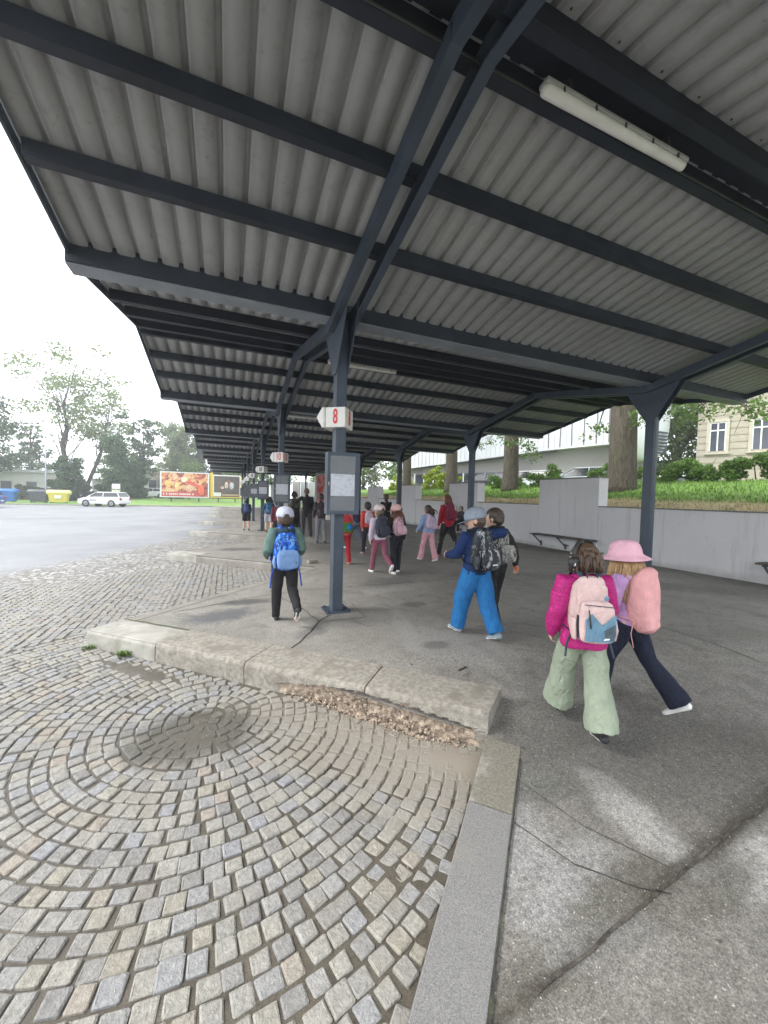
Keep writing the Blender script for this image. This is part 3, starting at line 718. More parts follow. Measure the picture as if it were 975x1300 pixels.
for (a, b_) in bl:
    if True:
        if a > lo: 
            wb(MB().box((XW+.03, lo, -.3), (XW+.27, a, 1.37)), 'low_wall', mWa)
            wb(MB().box((XW+.0, lo+.002, 1.371), (XW+.29, a-.002, 1.40)), 'coping', mCo)
        wb(MB().box((XW, a, -.3), (XW+.36, b_, 2.19)), 'wall_block', mWa)
        wb(MB().box((XW-.025, a-.025, 2.191), (XW+.385, b_+.025, 2.225)), 'coping', mCo)
        lo = b_
bpy.context.view_layer.update()
mWd = mat('bench_board', (0.085,0.065,0.055), 0.6, 0.3, 12, bmp=.3)
def bench(y0, y1, label):
    t = thing('wall_bench', label, 'bench', (XW, (y0+y1)/2, 0)); L = (y1-y0)/2
    for i in range(3): MB().box((-.40+i*.13, -L, .41), (-.40+i*.13+.118, L, .445)).build('seat_board', mWd, t, bevel=.004)
    for yy in (-L+.12, 0, L-.12):
        MB().box((-.38, yy-.02, .375), (0, yy+.02, .409)).build('bracket', mSt, t); MB().beam((-.33, yy, .36), (-.014, yy, .10), .03, .03).build('bracket_strut', mSt, t); MB().box((-.012, yy-.04, .04), (0, yy+.04, .2)).build('bracket_foot', mSt, t)
    return t
bench(7.55, 9.75, 'dark board bench on steel brackets fixed to the wall beneath the nearest tall block')
bench(1.9, 3.95, 'dark wall bench cut off by the right edge of the photo')
bench(13.2, 15.4, 'dark wall bench farther along, where a figure in black sits')
for i, (py, pz) in enumerate(((8.15,.13),(8.6,.12))): 
    m = MB().box((XW-.02, py-.07, pz), (XW-.001, py+.07, pz+.07)); tag(m.build('wall_vent', mCo, None), ['small dark vent low in the wall nearer the bench end', 'small dark vent low in the wall under the bench'][i], 'vent')

# ------------------------------------------------------------------ grass bank behind the wall
mGr, nt, b, co = newmat('bank_grass', 0.95)
sp = nt.nodes.new('ShaderNodeSeparateXYZ'); nt.links.new(co, sp.inputs[0])
c = ramp(nt, noise(nt, co, 3.5, 5, 0.7), [(0.3, (0.10,0.18,0.035)), (0.7, (0.17,0.27,0.06))])
c = mixc(nt, rampv(nt, mathn(nt, 'ADD', sp.outputs[0], mathn(nt, 'MULTIPLY', noise(nt, co, 2.5, 4), 0.9)), 11.3, 11.8, 1, 0), c, (0.36,0.30,0.17))
nt.links.new(c, b.inputs['Base Color']); bump(nt, b, noise(nt, co, 40, 3), .8, .03)
def zb_(x, y): return 1.34 + 0.21*min(max(x-9.9, 0), 4.6) + 0.03*math.sin(x*1.3+y*.7) + max(0, x-14.5)*0.02
V = []; F = []; xs = [9.85+.3*i for i in range(17)]+[16, 18, 22, 30, 45, 80]; ys = list(np.arange(-8, 60, 1.0))
for yy in ys:
    for x in xs: V.append((x, yy, zb_(x, yy)))
n = len(xs)
for j in range(len(ys)-1):
    for i in range(n-1): a = j*n+i; F.append((a, a+1, a+n+1, a+n))
o = npmesh('grass_bank', V, F, mGr, smooth=True); tag(o, kind='structure')
mBl = mat('grass_blade', (0.13,0.22,0.045), 0.8, 0.4, 1.2, col2=(0.28,0.25,0.11), sc2=0.9)
def blades(name, label, n, fx, h, seed, m, parent=None):
    rg = np.random.RandomState(seed); P = fx(rg, n); a = rg.rand(n)*6.28; hh = h*(.5+rg.rand(n)); ww = .007+.006*rg.rand(n)+ P[:,1]*0.0006
    d = np.stack([np.cos(a), np.sin(a), 0*a], 1); s_ = np.stack([-np.sin(a), np.cos(a), 0*a], 1)*ww[:,None]
    tip = P+d*(hh*.5)[:,None]; tip[:,2] += hh
    V = np.stack([P-s_, P+s_, tip], 1).reshape(-1, 3); F = np.arange(3*n).reshape(-1, 3)
    o = npmesh(name, V, F, m); tag(o, label, 'grass', kind='stuff'); return o
zbv = np.vectorize(zb_)
def f_bank(rg, n):
    y = 1+28*rg.rand(n)**1.6; x = 11.15+3.6*rg.rand(n)**1.2; return np.stack([x, y, zbv(x, y)-.01], 1)
blades('grass', 'short green grass on the bank above the wall', 26000, f_bank, .075, 3, mat('grass_green', (0.15,0.27,0.05), 0.8, 0.35, 1.5))
def f_dry(rg, n):
    y = 1+28*rg.rand(n)**1.6; x = 9.95+1.35*rg.rand(n); return np.stack([x, y, zbv(x, y)-.01], 1)
blades('dry_grass', 'dry straw-coloured grass edging the top of the wall', 9000, f_dry, .06, 4, mat('grass_straw', (0.40,0.33,0.18), 0.9, 0.35, 3, col2=(0.14,0.18,0.05)))

# conduit along the near ridge and the sheet fixings of the near bay
m = MB(); yc = YG-half+.10; zc_ = zs(half)-.16
m.loft([(XL+.2, yc, zc_), (1.2, yc, zc_-.006), (4, yc, zc_), (XR-.3, yc, zc_-.004)], .009, 8, cap=False); cb(m, 'conduit', mClip)
m = MB(); rg_ = random.Random(2)
for sgn, kk in ((-1, 0), (1, 0), (1, -1)):
    for d in (1.12, 1.93, half-.16):
        x = XL+.075
        while x < 9.5:
            if rg_.random() < .85: m.ball((x+rg_.uniform(-.01,.01), YG+S*kk+sgn*(d-.085), zs(d-.085)-.003), (.009,.009,.006), nu=6, nv=4)
            x += .4
o = cb(m, 'sheet_fixings', mClip); o['kind'] = 'stuff'

# ------------------------------------------------------------------ people
def blob(mb, name, m, parent, vox, smooth=4, folds=0.0, ff=30.0, seed=0, fz=1.4):
    """fuse overlapping closed shapes into one continuous skin, then add cloth folds"""
    me = mb.mesh('tmp'); o = bpy.data.objects.new('tmp', me); COL.objects.link(o)
    md = o.modifiers.new('r', 'REMESH'); md.mode = 'VOXEL'; md.voxel_size = vox; md.use_smooth_shade = True
    if smooth: s_ = o.modifiers.new('s', 'SMOOTH'); s_.factor = .6; s_.iterations = smooth
    dg = bpy.context.evaluated_depsgraph_get(); dg.update()
    out = bpy.data.meshes.new_from_object(o.evaluated_get(dg)); bpy.data.objects.remove(o); bpy.data.meshes.remove(me)
    n = len(out.vertices)
    if folds > 0 and n:
        P = np.empty(n*3, np.float32); out.vertices.foreach_get('co', P); P = P.reshape(-1, 3)
        N = np.array([v.normal[:] for v in out.vertices], np.float32)
        rg = np.random.RandomState(seed); h = np.zeros(n)
        for i in range(7):
            k = rg.randn(3)*np.array([1, 1, fz]); k = k/np.linalg.norm(k)*ff*rg.uniform(.5, 1.7)
            w_ = rg.randn(3)*ff*.35
            h += np.sin(P@k + 1.6*np.sin(P@w_+rg.rand()*6) + rg.rand()*6)*(ff*1.0/np.linalg.norm(k))
        h = np.sign(h)*np.abs(h)**1.0/4.0
        P = P + N*(h*folds)[:, None]; out.vertices.foreach_set('co', P.astype(np.float32).ravel()); out.update()
    out.name = name; out.materials.clear(); out.materials.append(m)
    out.polygons.foreach_set('use_smooth', [True]*len(out.polygons))
    r = bpy.data.objects.new(name, out); COL.objects.link(r); r.parent = parent; return r
mSkin = mat('skin', (0.56,0.36,0.27), 0.55, 0.06, 20, spec=0.4)
mEye = mat('eye_dark', (0.02,0.015,0.01), 0.2); mLip = mat('lips', (0.45,0.18,0.16), 0.5)
def hairmat(name, c, c2):
    if name in MATS: return MATS[name]
    m, nt, b, co = newmat(name, 0.5, 0, 0.5)
    mp = nt.nodes.new('ShaderNodeMapping'); mp.inputs['Scale'].default_value = (90, 90, 6); nt.links.new(co, mp.inputs[0])
    n = noise(nt, mp.outputs[0], 1.0, 3, .6); nt.links.new(ramp(nt, n, [(0.32, c), (0.68, c2)]), b.inputs['Base Color']); bump(nt, b, n, .7, .006); return m
HAIR = {'black': hairmat('hair_black', (.008,.007,.006), (.03,.025,.02)), 'brown': hairmat('hair_brown', (.035,.02,.012), (.11,.065,.038)),
        'blond': hairmat('hair_blond', (.22,.12,.05), (.55,.37,.19)), 'auburn': hairmat('hair_auburn', (.09,.03,.018), (.2,.08,.04)), 'darkbrown': hairmat('hair_dark_brown', (.018,.012,.009), (.06,.04,.028)),
        'olive': hairmat('hair_olive', (.07,.06,.03), (.16,.14,.08))}
def cloth(name, c, var=0.14, scale=14, col2=None, sc2=None, rough=.85, b=.35, bs=160): return mat('cloth_'+name, c, rough, var, scale, bmp=b, bscale=bs, col2=col2, sc2=sc2, spec=.25)
def d3(a, lat=0.0):
    """unit vector hanging down, swung a degrees forward, lat degrees outward (+x)"""
    return Vector((math.sin(R(lat)), math.sin(R(a))*math.cos(R(lat)), -math.cos(R(a))*math.cos(R(lat))))
PEOPLE = {}
def person(label, loc, yaw, H, legs=((12,4,0),(-14,22,-22)), arms=((-12,10,18),(14,10,18)), lean=3, head=(0,0), top=None, bottom=None, shoe=None, hair=None, hat=None,
           vox=.009, adult=False, group=None, seed=0, stoop=0, sock=None, sitz=None):
    """legs: (swing, knee, foot pitch) left then right; arms: (swing, spread, elbow) or (dir, dir)"""
    root = thing('person', label, 'person', loc, R(yaw), group)
    kf = 1.0 if not adult else 0.93
    LT, LS, AH = .245*H, .235*H, .045*H
    J = {}
    zmin = 0
    for i, s_ in ((0, -1), (1, 1)):
        a, kn, fp = legs[i][:3]; lat = legs[i][3] if len(legs[i]) > 3 else 2
        hip = Vector((s_*.052*H, 0, 0)); knee = hip + d3(a, s_*lat)*LT; ank = knee + d3(a-kn, s_*lat*.6)*LS
        u = Vector((0, math.cos(R(fp)), math.sin(R(fp)))); dn_ = Vector((0, math.sin(R(fp)), -math.cos(R(fp))))
        J[i] = (hip, knee, ank, u, dn_)
        zmin = min(zmin, (ank+dn_*AH-u*.035*H).z, (ank+dn_*AH+u*.10*H).z)
    hz = Vector((0, 0, -zmin)) if sitz is None else Vector((0, 0, sitz))
    for i in J: J[i] = tuple(p+hz if q < 3 else p for q, p in enumerate(J[i]))
    tl = Vector((0, math.sin(R(lean)), math.cos(R(lean)))); tf = Vector((0, math.cos(R(lean)), -math.sin(R(lean))))
    T = lambda z, y=0, x=0: hz + tl*(z*H) + tf*(y*H) + Vector((x*H, 0, 0))
    hc = T(.385, .012); HM = Matrix.Translation(hc) @ Matrix.Rotation(R(head[0]), 4, 'Z') @ Matrix.Rotation(R(head[1]), 4, 'X')
    hs_ = .165*H if not adult else .135*H       # head height
    # ---- body: one continuous skin
    b_ = MB()
    b_.loft([T(-.01), T(.06), T(.12), T(.20), T(.265)], [(.078*H,.055*H),(.074*H,.052*H),(.07*H,.048*H),(.084*H,.054*H),(.075*H,.045*H)], 14, side=(1,0,0))
    b_.loft([T(.25), T(.30, .004), T(.335, .01)], [.038*H, .028*H, .029*H], 10)
    b_.ball((0,0,0), (hs_*.37, hs_*.45, hs_*.5), M=HM, nu=20, nv=14)
    b_.ball((0, hs_*.12, -hs_*.28), (hs_*.24, hs_*.27, hs_*.22), M=HM)
    b_.ball((0, hs_*.44, -hs_*.08), (hs_*.055, hs_*.09, hs_*.085), M=HM)
    b_.ball((0, hs_*.38, -hs_*.33), (hs_*.10, hs_*.05, hs_*.05), M=HM)
    for s_ in (-1, 1):
        b_.ball((s_*hs_*.37, -hs_*.02, -hs_*.06), (hs_*.05, hs_*.09, hs_*.13), M=HM)
    AR = {}
    for i, s_ in ((0, -1), (1, 1)):
        hip, knee, ank, u, dn_ = J[i]
        b_.loft([hip, hip.lerp(knee, .5), knee, knee.lerp(ank, .3), ank], [.052*H, .046*H, .036*H, .038*H, .022*H], 10)
        b_.loft([ank, ank+dn_*AH*.5+u*.02*H, ank+dn_*AH*.75+u*.075*H], [.022*H, .024*H, .018*H], 8)
        sh = T(.262, 0, s_*.098)
        if isinstance(arms[i][0], (tuple, list)): ud, fd = Vector(arms[i][0]).normalized(), Vector(arms[i][1]).normalized()
        else:
            a, sp_, el = arms[i]; ud = d3(a, s_*sp_); fd = d3(a+el, s_*(sp_-14))
        elb = sh + ud*.16*H; wr = elb + fd*.135*H; AR[i] = (sh, elb, wr, fd)
        b_.loft([T(.262, 0, s_*.06), sh, elb, elb.lerp(wr, .3), wr], [.034*H, .033*H, .024*H, .024*H, .016*H], 10)
        # palm, four bent fingers and a thumb
        sd_ = fd.cross(Vector((s_, 0, 0))); sd_ = sd_.normalized() if sd_.length > .1 else Vector((0, 1, 0)); pn = fd.cross(sd_)*(-1)
        pn = pn if pn.x*s_ < 0 else -pn          # palm looks inward
        b_.loft([wr, wr+fd*.02*H, wr+fd*.042*H], [(.017*H,.011*H),(.022*H,.010*H),(.021*H,.009*H)], 8, side=sd_)
        for q, (o_, l_) in enumerate(((.016, .036), (.0055, .041), (-.005, .038), (-.0155, .031))):
            p0 = wr+fd*.040*H+sd_*o_*H; p1 = p0+fd*l_*.45*H+pn*.005*H; p2 = p1+fd*l_*.35*H+pn*.013*H; p3 = p2+fd*l_*.12*H+pn*.014*H
            b_.loft([p0, p1, p2, p3], [.0058*H, .0054*H, .005*H, .0042*H], 6)
        p0 = wr+fd*.012*H+sd_*.017*H; p1 = p0+sd_*.014*H+fd*.014*H+pn*.004*H; p2 = p1+fd*.018*H+pn*.006*H+sd_*.003*H
        b_.loft([p0, p1, p2], [.0075*H, .0062*H, .005*H], 6)
    body = blob(b_, 'body', mSkin, root, vox*.8 if vox < .009 else vox*.95, 2)
    for s_ in (-1, 1):
        MB().ball((s_*hs_*.15, hs_*.405, hs_*.0), (hs_*.045, hs_*.03, hs_*.028), M=HM, nu=8, nv=6).build('eye', mEye, root, smooth=True)
    MB().ball((0, hs_*.41, -hs_*.335), (hs_*.075, hs_*.025, hs_*.018), M=HM, nu=8, nv=6).build('mouth', mLip, root, smooth=True)
    # ---- trousers / shorts
    bt = dict(m=None, r=(.062, .046, .036), ln=1.0, folds=.004); bt.update(bottom or {})
    t_ = MB(); t_.loft([T(-.03), T(.02), T(.07)], [(.088*H, .066*H), (.088*H, .066*H), (.08*H, .06*H)], 16, side=(1,0,0))
    for i in (0, 1):
        hip, knee, ank, u, dn_ = J[i]; r1, r2, r3 = bt['r']; L = bt['ln']
        if L >= .99:
            low = ank + (ank-knee).normalized()*AH*bt.get('drop', .35)
            t_.loft([hip+Vector((0,0,.01*H)), hip.lerp(knee, .5), knee, knee.lerp(ank, .5), low], [(min(r1, .06)*H, min(r1, .068)*1.08*H), ((r1*.6+r2*.4)*H, (r1*.65+r2*.42)*H), r2*H, ((r2+r3)/2*H, (r2+r3)/2*1.05*H), (r3*H, r3*1.12*H)], 14, side=(1,0,0), cap=False)
        else: t_.loft([hip, hip.lerp(knee, .5), hip.lerp(knee, L*2)], [r1*H, r1*.98*H, r2*H], 12, cap=False)
    blob(t_, bt.get('name', 'trousers' if bt['ln'] >= .99 else 'shorts'), bt['m'], root, vox, 3, bt['folds'], 46, seed+1, .4)
    # ---- jacket or top
    tp = dict(m=None, puff=0, hem=-.02, folds=.004, sleeve=1.0, ms=None, collar=None, hood=None, rw=0); tp.update(top or {})
    pf = tp['puff']; hm = tp['hem']; j = MB(); rw = tp['rw']
    j.loft([T(hm), T(hm+.012), T(hm+.05), T(.12), T(.20), T(.255), T(.285)], [((.089+pf+rw)*H, (.070+pf)*H), ((.095+pf+rw)*H, (.076+pf)*H), ((.096+pf+rw)*H, (.077+pf)*H), ((.084+pf)*H, (.064+pf)*H), ((.095+pf)*H, (.067+pf)*H), ((.092+pf*.7)*H, (.055+pf)*H), ((.05+pf*.5)*H, (.04+pf*.5)*H)], 18, side=(1,0,0), power=2.3, cap=False)
    jj = MB() if tp['ms'] else j
    for i, s_ in ((0, -1), (1, 1)):
        sh, elb, wr, fd = AR[i]; e = elb.lerp(wr, tp['sleeve']) if tp['sleeve'] < 1 else wr+fd*.006*H
        jj.loft([T(.255, 0, s_*.055), sh+Vector((0,0,.002*H)), sh.lerp(elb, .5), elb, elb.lerp(e, .5), e], [(.036+pf)*H, (.040+pf)*H, (.037+pf*1.25)*H, (.033+pf)*H, (.030+pf*1.2)*H, (.022+pf*.4)*H], 12)
    if tp['collar'] is None: j.loft([T(.28), T(.305, .003)], [(.045+pf)*H, (.038+pf*.8)*H], 14)
    blob(j, 'jacket', tp['m'], root, vox, 3, tp['folds'], 38, seed+2)
    if tp['ms']: blob(jj, 'sleeves', tp['ms'], root, vox, 3, tp['folds'], 38, seed+3)
    def ring(z, y, rx_, ry_, tr, m, name, back=0, n=22, tilt=0):
        q = MB(); pts = []
        for k in range(n+1):
            a = 2*math.pi*k/n; pts.append(T(z+back*max(0, -math.sin(a))+tilt*math.sin(a), y+ry_*math.sin(a), rx_*math.cos(a)))
        q.loft(pts, [(tr*H, tr*1.3*H)]*len(pts), 8, side=(0,0,1), cap=False); return blob(q, name, m, root, vox*.9, 3, .002, 60, seed+7)
    if tp['collar']: ring(.292, .0, .045, .042, .017, tp['collar'], 'collar')
    if tp['hood']:
        q = MB(); q.loft([T(.272, -.03, -.075), T(.262, -.068, -.04), T(.252, -.083, 0), T(.262, -.068, .04), T(.272, -.03, .075)], [(.02*H,.018*H),(.033*H,.024*H),(.045*H,.027*H),(.033*H,.024*H),(.02*H,.018*H)], 12, side=(0,0,1))
        q.loft([T(.30, .0, -.05), T(.30, -.035, -.03), T(.295, -.05, 0), T(.30, -.035, .03), T(.30, .0, .05)], [.017*H]*5, 8)
        blob(q, 'hood', tp['hood'], root, vox, 3, .003, 45, seed+4)
    # ---- shoes
    sm = dict(m=None, sole=mWh, size=1.0); sm.update(shoe or {})
    for i in (0, 1):
        hip, knee, ank, u, dn_ = J[i]; k_ = H*sm['size']; c0 = ank+dn_*AH*.55
        q = MB(); q.loft([c0-u*.026*k_+dn_*.004*k_, c0+u*.01*k_, c0+u*.055*k_+dn_*.006*k_, c0+u*.092*k_+dn_*.010*k_], [(.023*k_,.020*k_),(.026*k_,.022*k_),(.029*k_,.016*k_),(.022*k_,.010*k_)], 12, side=(1,0,0))
        q.loft([c0-u*.006*k_, ank-u*.004*k_-dn_*.008*k_], [.025*k_, .024*k_], 10)
        so_ = blob(q, 'shoe', sm['m'], root, vox*.75, 2)
        # sole: outline extruded
        out = []
        for a in range(18):
            t = 2*math.pi*a/18; y = math.cos(t); x = math.sin(t); ln = .034+.072*y*.98; wd_ = (.026+.005*math.copysign(abs(y)**.8, y) - (.006 if -.4 < y < .3 else 0))*x
            out.append((wd_*k_, (ln-.0)*k_))
        M = Matrix.Identity(4); X_ = Vector((1,0,0)); Z_ = -dn_
        for r_ in range(3): M[r_][0] = X_[r_]; M[r_][1] = u[r_]; M[r_][2] = Z_[r_]; M[r_][3] = (ank+dn_*AH)[r_]
        MB().prism(out, 0, .014*k_, M=M).build('sole', sm['sole'], so_, bevel=.002)
    if sock:
        for i in (0, 1):
            hip, knee, ank, u, dn_ = J[i]; q = MB().loft([ank.lerp(knee, .0), ank.lerp(knee, .22)], [.027*H, .030*H], 10); q.build('sock', sock, root, smooth=True)
    # ---- hair
    hk = dict(kind='short', c='brown'); hk.update(hair or {}); hmt = HAIR[hk['c']]; q = MB()
    q.ball((0, -hs_*.05, hs_*(.045 if not hat else -.02)), (hs_*(.415 if not hat else .39), hs_*(.475 if not hat else .44), hs_*(.50 if not hat else .44)), M=HM, nu=20, nv=14)
    cut = []
    if hk['kind'] == 'short':
        q.ball((0, -hs_*.16, -hs_*.1), (hs_*.36, hs_*.34, hs_*.36), M=HM)
    else:
        q.ball((0, -hs_*.14, -hs_*.15), (hs_*.40, hs_*.36, hs_*.42), M=HM)
    ho = blob(q, 'hair', hmt, root, vox*.8, 2, .003, 90, seed+5)
    # open the face: drop hair faces in front
    me = ho.data; HI = HM.inverted(); bm_ = bmesh.new(); bm_.from_mesh(me)
    dl = [f for f in bm_.faces if (lambda c: (c.y > hs_*.10 and c.z < hs_*(.22+.0)) and abs(c.x) < hs_*.6)(HI @ f.calc_center_median())]
    bmesh.ops.delete(bm_, geom=dl, context='FACES'); bm_.to_mesh(me); bm_.free()
    rg = random.Random(seed+11)
    if hk['kind'] in ('long', 'ponytail', 'bob'):
        st = MB(); nS = hk.get('n', 90); L_ = hk.get('len', .26)*H
        for a in range(nS):
            if hk['kind'] == 'ponytail':
                p0 = HM @ Vector((rg.gauss(0, hs_*.03), -hs_*.47, hs_*.18+rg.gauss(0, hs_*.03))); L = L_*rg.uniform(.75, 1.05)
                dx, dy = rg.gauss(0, .022)*H, -abs(rg.gauss(.045, .016))*H
                pts = [p0, p0+Vector((dx*.5, dy*.8, -L*.18)), p0+Vector((dx, dy, -L*.55)), p0+Vector((dx*.7, dy*.6, -L))]
            else:
                az = math.pi*(1.5+rg.uniform(*hk.get('az', (-.62, .62)))); el = rg.uniform(.0, .9) if not hat else rg.uniform(-.35, .0); rr_ = hs_*.42
                p0 = HM @ Vector((math.cos(az)*rr_*math.cos(el), math.sin(az)*hs_*.46*math.cos(el)-hs_*.05, math.sin(el)*hs_*.46))
                o_ = HM.to_3x3() @ Vector((math.cos(az), math.sin(az), 0)); L = L_*rg.uniform(.7, 1.05)
                sp_ = rg.uniform(.004, .03 if hk['kind'] == 'long' else .014)*H; wv_ = rg.gauss(0, .012 if hk['kind'] == 'long' else .004)*H
                pts = [p0, p0+o_*sp_*.8+Vector((0,0,-L*.22)), p0+o_*sp_+Vector((wv_,0,-L*.5)), p0+o_*sp_*.9+Vector((-wv_,-.012*H*hk.get('back', 1),-L*.78)), p0+o_*sp_*1.0+Vector((wv_,-.02*H*hk.get('back', 1),-L))]
            t = rg.uniform(.006, .011)*H; rs = [(t*1.3, t*.6)]*(len(pts)-1)+[(t*.3, t*.2)]
            st.loft(pts, rs, 5, cap=False)
        st.build('hair_lock', hmt, root, smooth=True)
    # ---- hats
    if hat:
        q = MB(); n = 24; prof = [(1.03, .02), (1.05, .12), (1.0, .28), (.86, .42), (.6, .52), (.25, .565), (.03, .575)]
        if hat['kind'] == 'bucket': prof = [(1.62, -.12), (1.38, -.04), (1.12, .04), (1.06, .09), (1.0, .26), (.90, .40), (.72, .50), (.4, .555), (.03, .57)]
        V = []; F = []
        for (r_, z_) in prof:
            for a in range(n):
                t = 2*math.pi*a/n; V.append(HM @ Vector((hs_*.435*r_*math.cos(t), hs_*(.50*r_*math.sin(t)-.04), hs_*(z_+.02+(.012*math.sin(3*t+seed) if z_ < 0 else 0)))))
        for i in range(len(prof)-1):
            for a in range(n): 
                if hat['kind'] == 'cap' and i == 0 and a in (17, 18) : continue      # opening above the strap at the back
                F.append((i*n+a, i*n+(a+1) % n, (i+1)*n+(a+1) % n, (i+1)*n+a))
        q.add(V, F); ob = q.build('hat' if hat['kind'] == 'bucket' else 'cap', hat['m'], root, smooth=True)
        md = ob.modifiers.new('t', 'SOLIDIFY'); md.thickness = .004; md.offset = 1
        if hat['kind'] == 'cap':
            V = []; nb = 12
            for a in range(nb+1):
                t = math.pi*(.12+.76*a/nb); 
                V.append(HM @ Vector((hs_*.44*math.cos(t), hs_*(.50*math.sin(t)-.04), hs_*.045))); V.append(HM @ Vector((hs_*.40*math.cos(t), hs_*(.42+.45*math.sin(t)), hs_*(.02-.05*math.sin(t)))))
            F = [(2*a, 2*a+1, 2*a+3, 2*a+2) for a in range(nb)]
            bb = MB().add(V, F).build('brim', hat.get('brim', hat['m']), ob, smooth=True); md = bb.modifiers.new('t', 'SOLIDIFY'); md.thickness = .004
            ar = [HM @ Vector((hs_*.16*math.cos(math.pi*a/8), -hs_*.592, hs_*(.03+.20*math.sin(math.pi*a/8)))) for a in range(9)]
            MB().add(ar, [tuple(range(9))]).build('back_opening', HAIR['darkbrown'], ob)
    PEOPLE[label] = dict(root=root, T=T, H=H, AR=AR, HM=HM, hs=hs_, J=J, lean=lean, pf=pf)
    return PEOPLE[label]
mWh = mat('shoe_white', (0.70,0.69,0.66), 0.6, 0.08, 20)
mBkS = mat('shoe_black', (0.025,0.025,0.028), 0.6, 0.2, 20)
def backpack(P, label, m, w=.22, h=.34, d=.13, mp=None, mstrap=None, z=.055, pock=.5, dang=0, panel=None, extra=None, vox=.009, tilt=0, off=0, group=None, seed=0, wide=1.0):
    H = P['H']; T = P['T']; pf = P['pf']; root = P['root']
    lean = R(P['lean']+tilt)
    base = T(z, -(.066+pf), off)
    R0 = Matrix.Rotation(-lean, 4, 'X'); wm = Matrix.Translation(root.location) @ Matrix.Rotation(root.rotation_euler.z, 4, 'Z') @ Matrix.Translation(base) @ R0
    o = thing('backpack', label, 'backpack', wm.to_translation(), 0, group); o.rotation_euler = wm.to_euler()
    mstrap = mstrap or m
    def rr(z_, w_, d_): return (Vector((0, -d/2*.95 - (d-d_)*.1, z_*h)), (w_*w/2, d_*d/2))
    prof = [(.03, .80, .82), (.12, .93, .98), (.3, 1.0, 1.03), (.5, 1.0, 1.0), (.7, .95, .92), (.85, .84, .78), (.95, .66, .58)]
    q = MB(); q.loft([rr(a, b_, c)[0] for a, b_, c in prof], [rr(a, b_, c)[1] for a, b_, c in prof], 20, side=(1,0,0), power=3.0)
    q.loft([(0, -.02, .12*h), (0, -.02, .85*h)], [(w*.42, .03), (w*.38, .03)], 14, side=(1,0,0), power=3)
    blob(q, 'bag_body', m, o, vox, 3, .0035, 30, seed+3)
    q = MB()
    if pock: q.loft([(0, -d*.93, h*.06), (0, -d*.96, h*.2), (0, -d*.94, h*pock*.85), (0, -d*.88, h*pock)], [(w*.40, .026), (w*.44, .030), (w*.43, .028), (w*.38, .02)], 16, side=(1,0,0), power=3.2)
    if pock: blob(q, 'front_pocket', mp or m, o, vox, 2, .002, 40, seed+4)
    zp_ = MB(); pts = [(w*.47*math.cos(a), -d*.80, h*(.50+.40*math.sin(a))) for a in np.linspace(.15, math.pi-.15, 12)]
    zp_.loft(pts, [.0035]*12, 6, cap=False)
    if vox > .0076: zp_.build('zip', mBk, o)
    MB().loft([(-.035, -.012, h*.95), (-.03, -.012, h*1.06), (.03, -.012, h*1.06), (.035, -.012, h*.95)], [(.011, .004)]*4, 8, side=(0,1,0)).build('handle', mstrap, o, smooth=True)
    sx = .052*H
    for s_ in (-1, 1):
        r_ = (.018, .005); y0 = (.066+pf)*H; top = h*.92; shz = (.30-z)*H*1.0
        pts = [(s_*.04, -.01, top), (s_*sx, y0*.35, shz+.012+pf*H), (s_*sx*1.15, y0*1.25, shz+.004+pf*H*.8), (s_*sx*1.25, y0*2.12, shz*.72), (s_*sx*1.7, y0*2.05, shz*.38), (s_*(.105+pf)*H, y0*1.1, shz*.18), (s_*w*.42, -.01, h*.1)]
        MB().loft(pts, [r_]*7, 8, side=(s_*.9, .3, .1), cap=False).build('strap', mstrap, o, smooth=True)
        if dang: MB().loft([(s_*w*.44, .01, h*.12), (s_*w*.56, .02, -dang*.3), (s_*w*.62, .0, -dang)], [(.009, .003)]*3, 6, side=(1,.2,0)).build('dangling_strap', mstrap, o, smooth=True)
    # side pockets
    for s_ in ((-1, 1) if pock else ()):
        MB().loft([(s_*w*.49, -d*.5, h*.06), (s_*w*.52, -d*.5, h*.2), (s_*w*.50, -d*.5, h*.36)], [(.012, d*.34), (.018, d*.38), (.008, d*.36)], 10, side=(1,0,0)).build('side_pocket', mp or m, o, smooth=True)
    if panel:
        for (nm, x0, x1, z0, z1, pm) in panel:
            MB().box((x0*w, -d-.022, z0*h), (x1*w, -d-.008, z1*h)).build(nm, pm, o, bevel=.004)
    P['bag'] = o
    return o
# patterned cloths
def pattern(name, cols, scale, rough=.7, rnd=1.0, b=.2, stretch=(1,1,1)):
    m, nt, bb, co = newmat('cloth_'+name, rough, 0, .3)
    mp = nt.nodes.new('ShaderNodeMapping'); mp.inputs['Scale'].default_value = stretch; nt.links.new(co, mp.inputs[0])
    n1 = nt.nodes.new('ShaderNodeTexNoise'); n1.inputs['Scale'].default_value = scale*.8; nt.links.new(mp.outputs[0], n1.inputs['Vector'])
    v = nt.nodes.new('ShaderNodeTexVoronoi'); v.inputs['Scale'].default_value = scale; v.inputs['Randomness'].default_value = rnd
    mm = mixc(nt, .12, mp.outputs[0], n1.outputs['Color']); nt.links.new(mm, v.inputs['Vector'])
    s = nt.nodes.new('ShaderNodeSeparateColor'); nt.links.new(v.outputs['Color'], s.inputs[0])
    r_ = nt.nodes.new('ShaderNodeValToRGB'); r_.color_ramp.interpolation = 'CONSTANT'; e = r_.color_ramp.elements
    while len(e) < len(cols): e.new(.5)
    for i, c in enumerate(cols): e[i].position = i/len(cols); e[i].color = (*c, 1)
    nt.links.new(s.outputs[0], r_.inputs[0]); nt.links.new(r_.outputs[0], bb.inputs['Base Color']); bump(nt, bb, noise(nt, co, 120, 2), b, .004); return m
mQ, nt, b, co = newmat('cloth_magenta_quilt', .6, 0, .3)
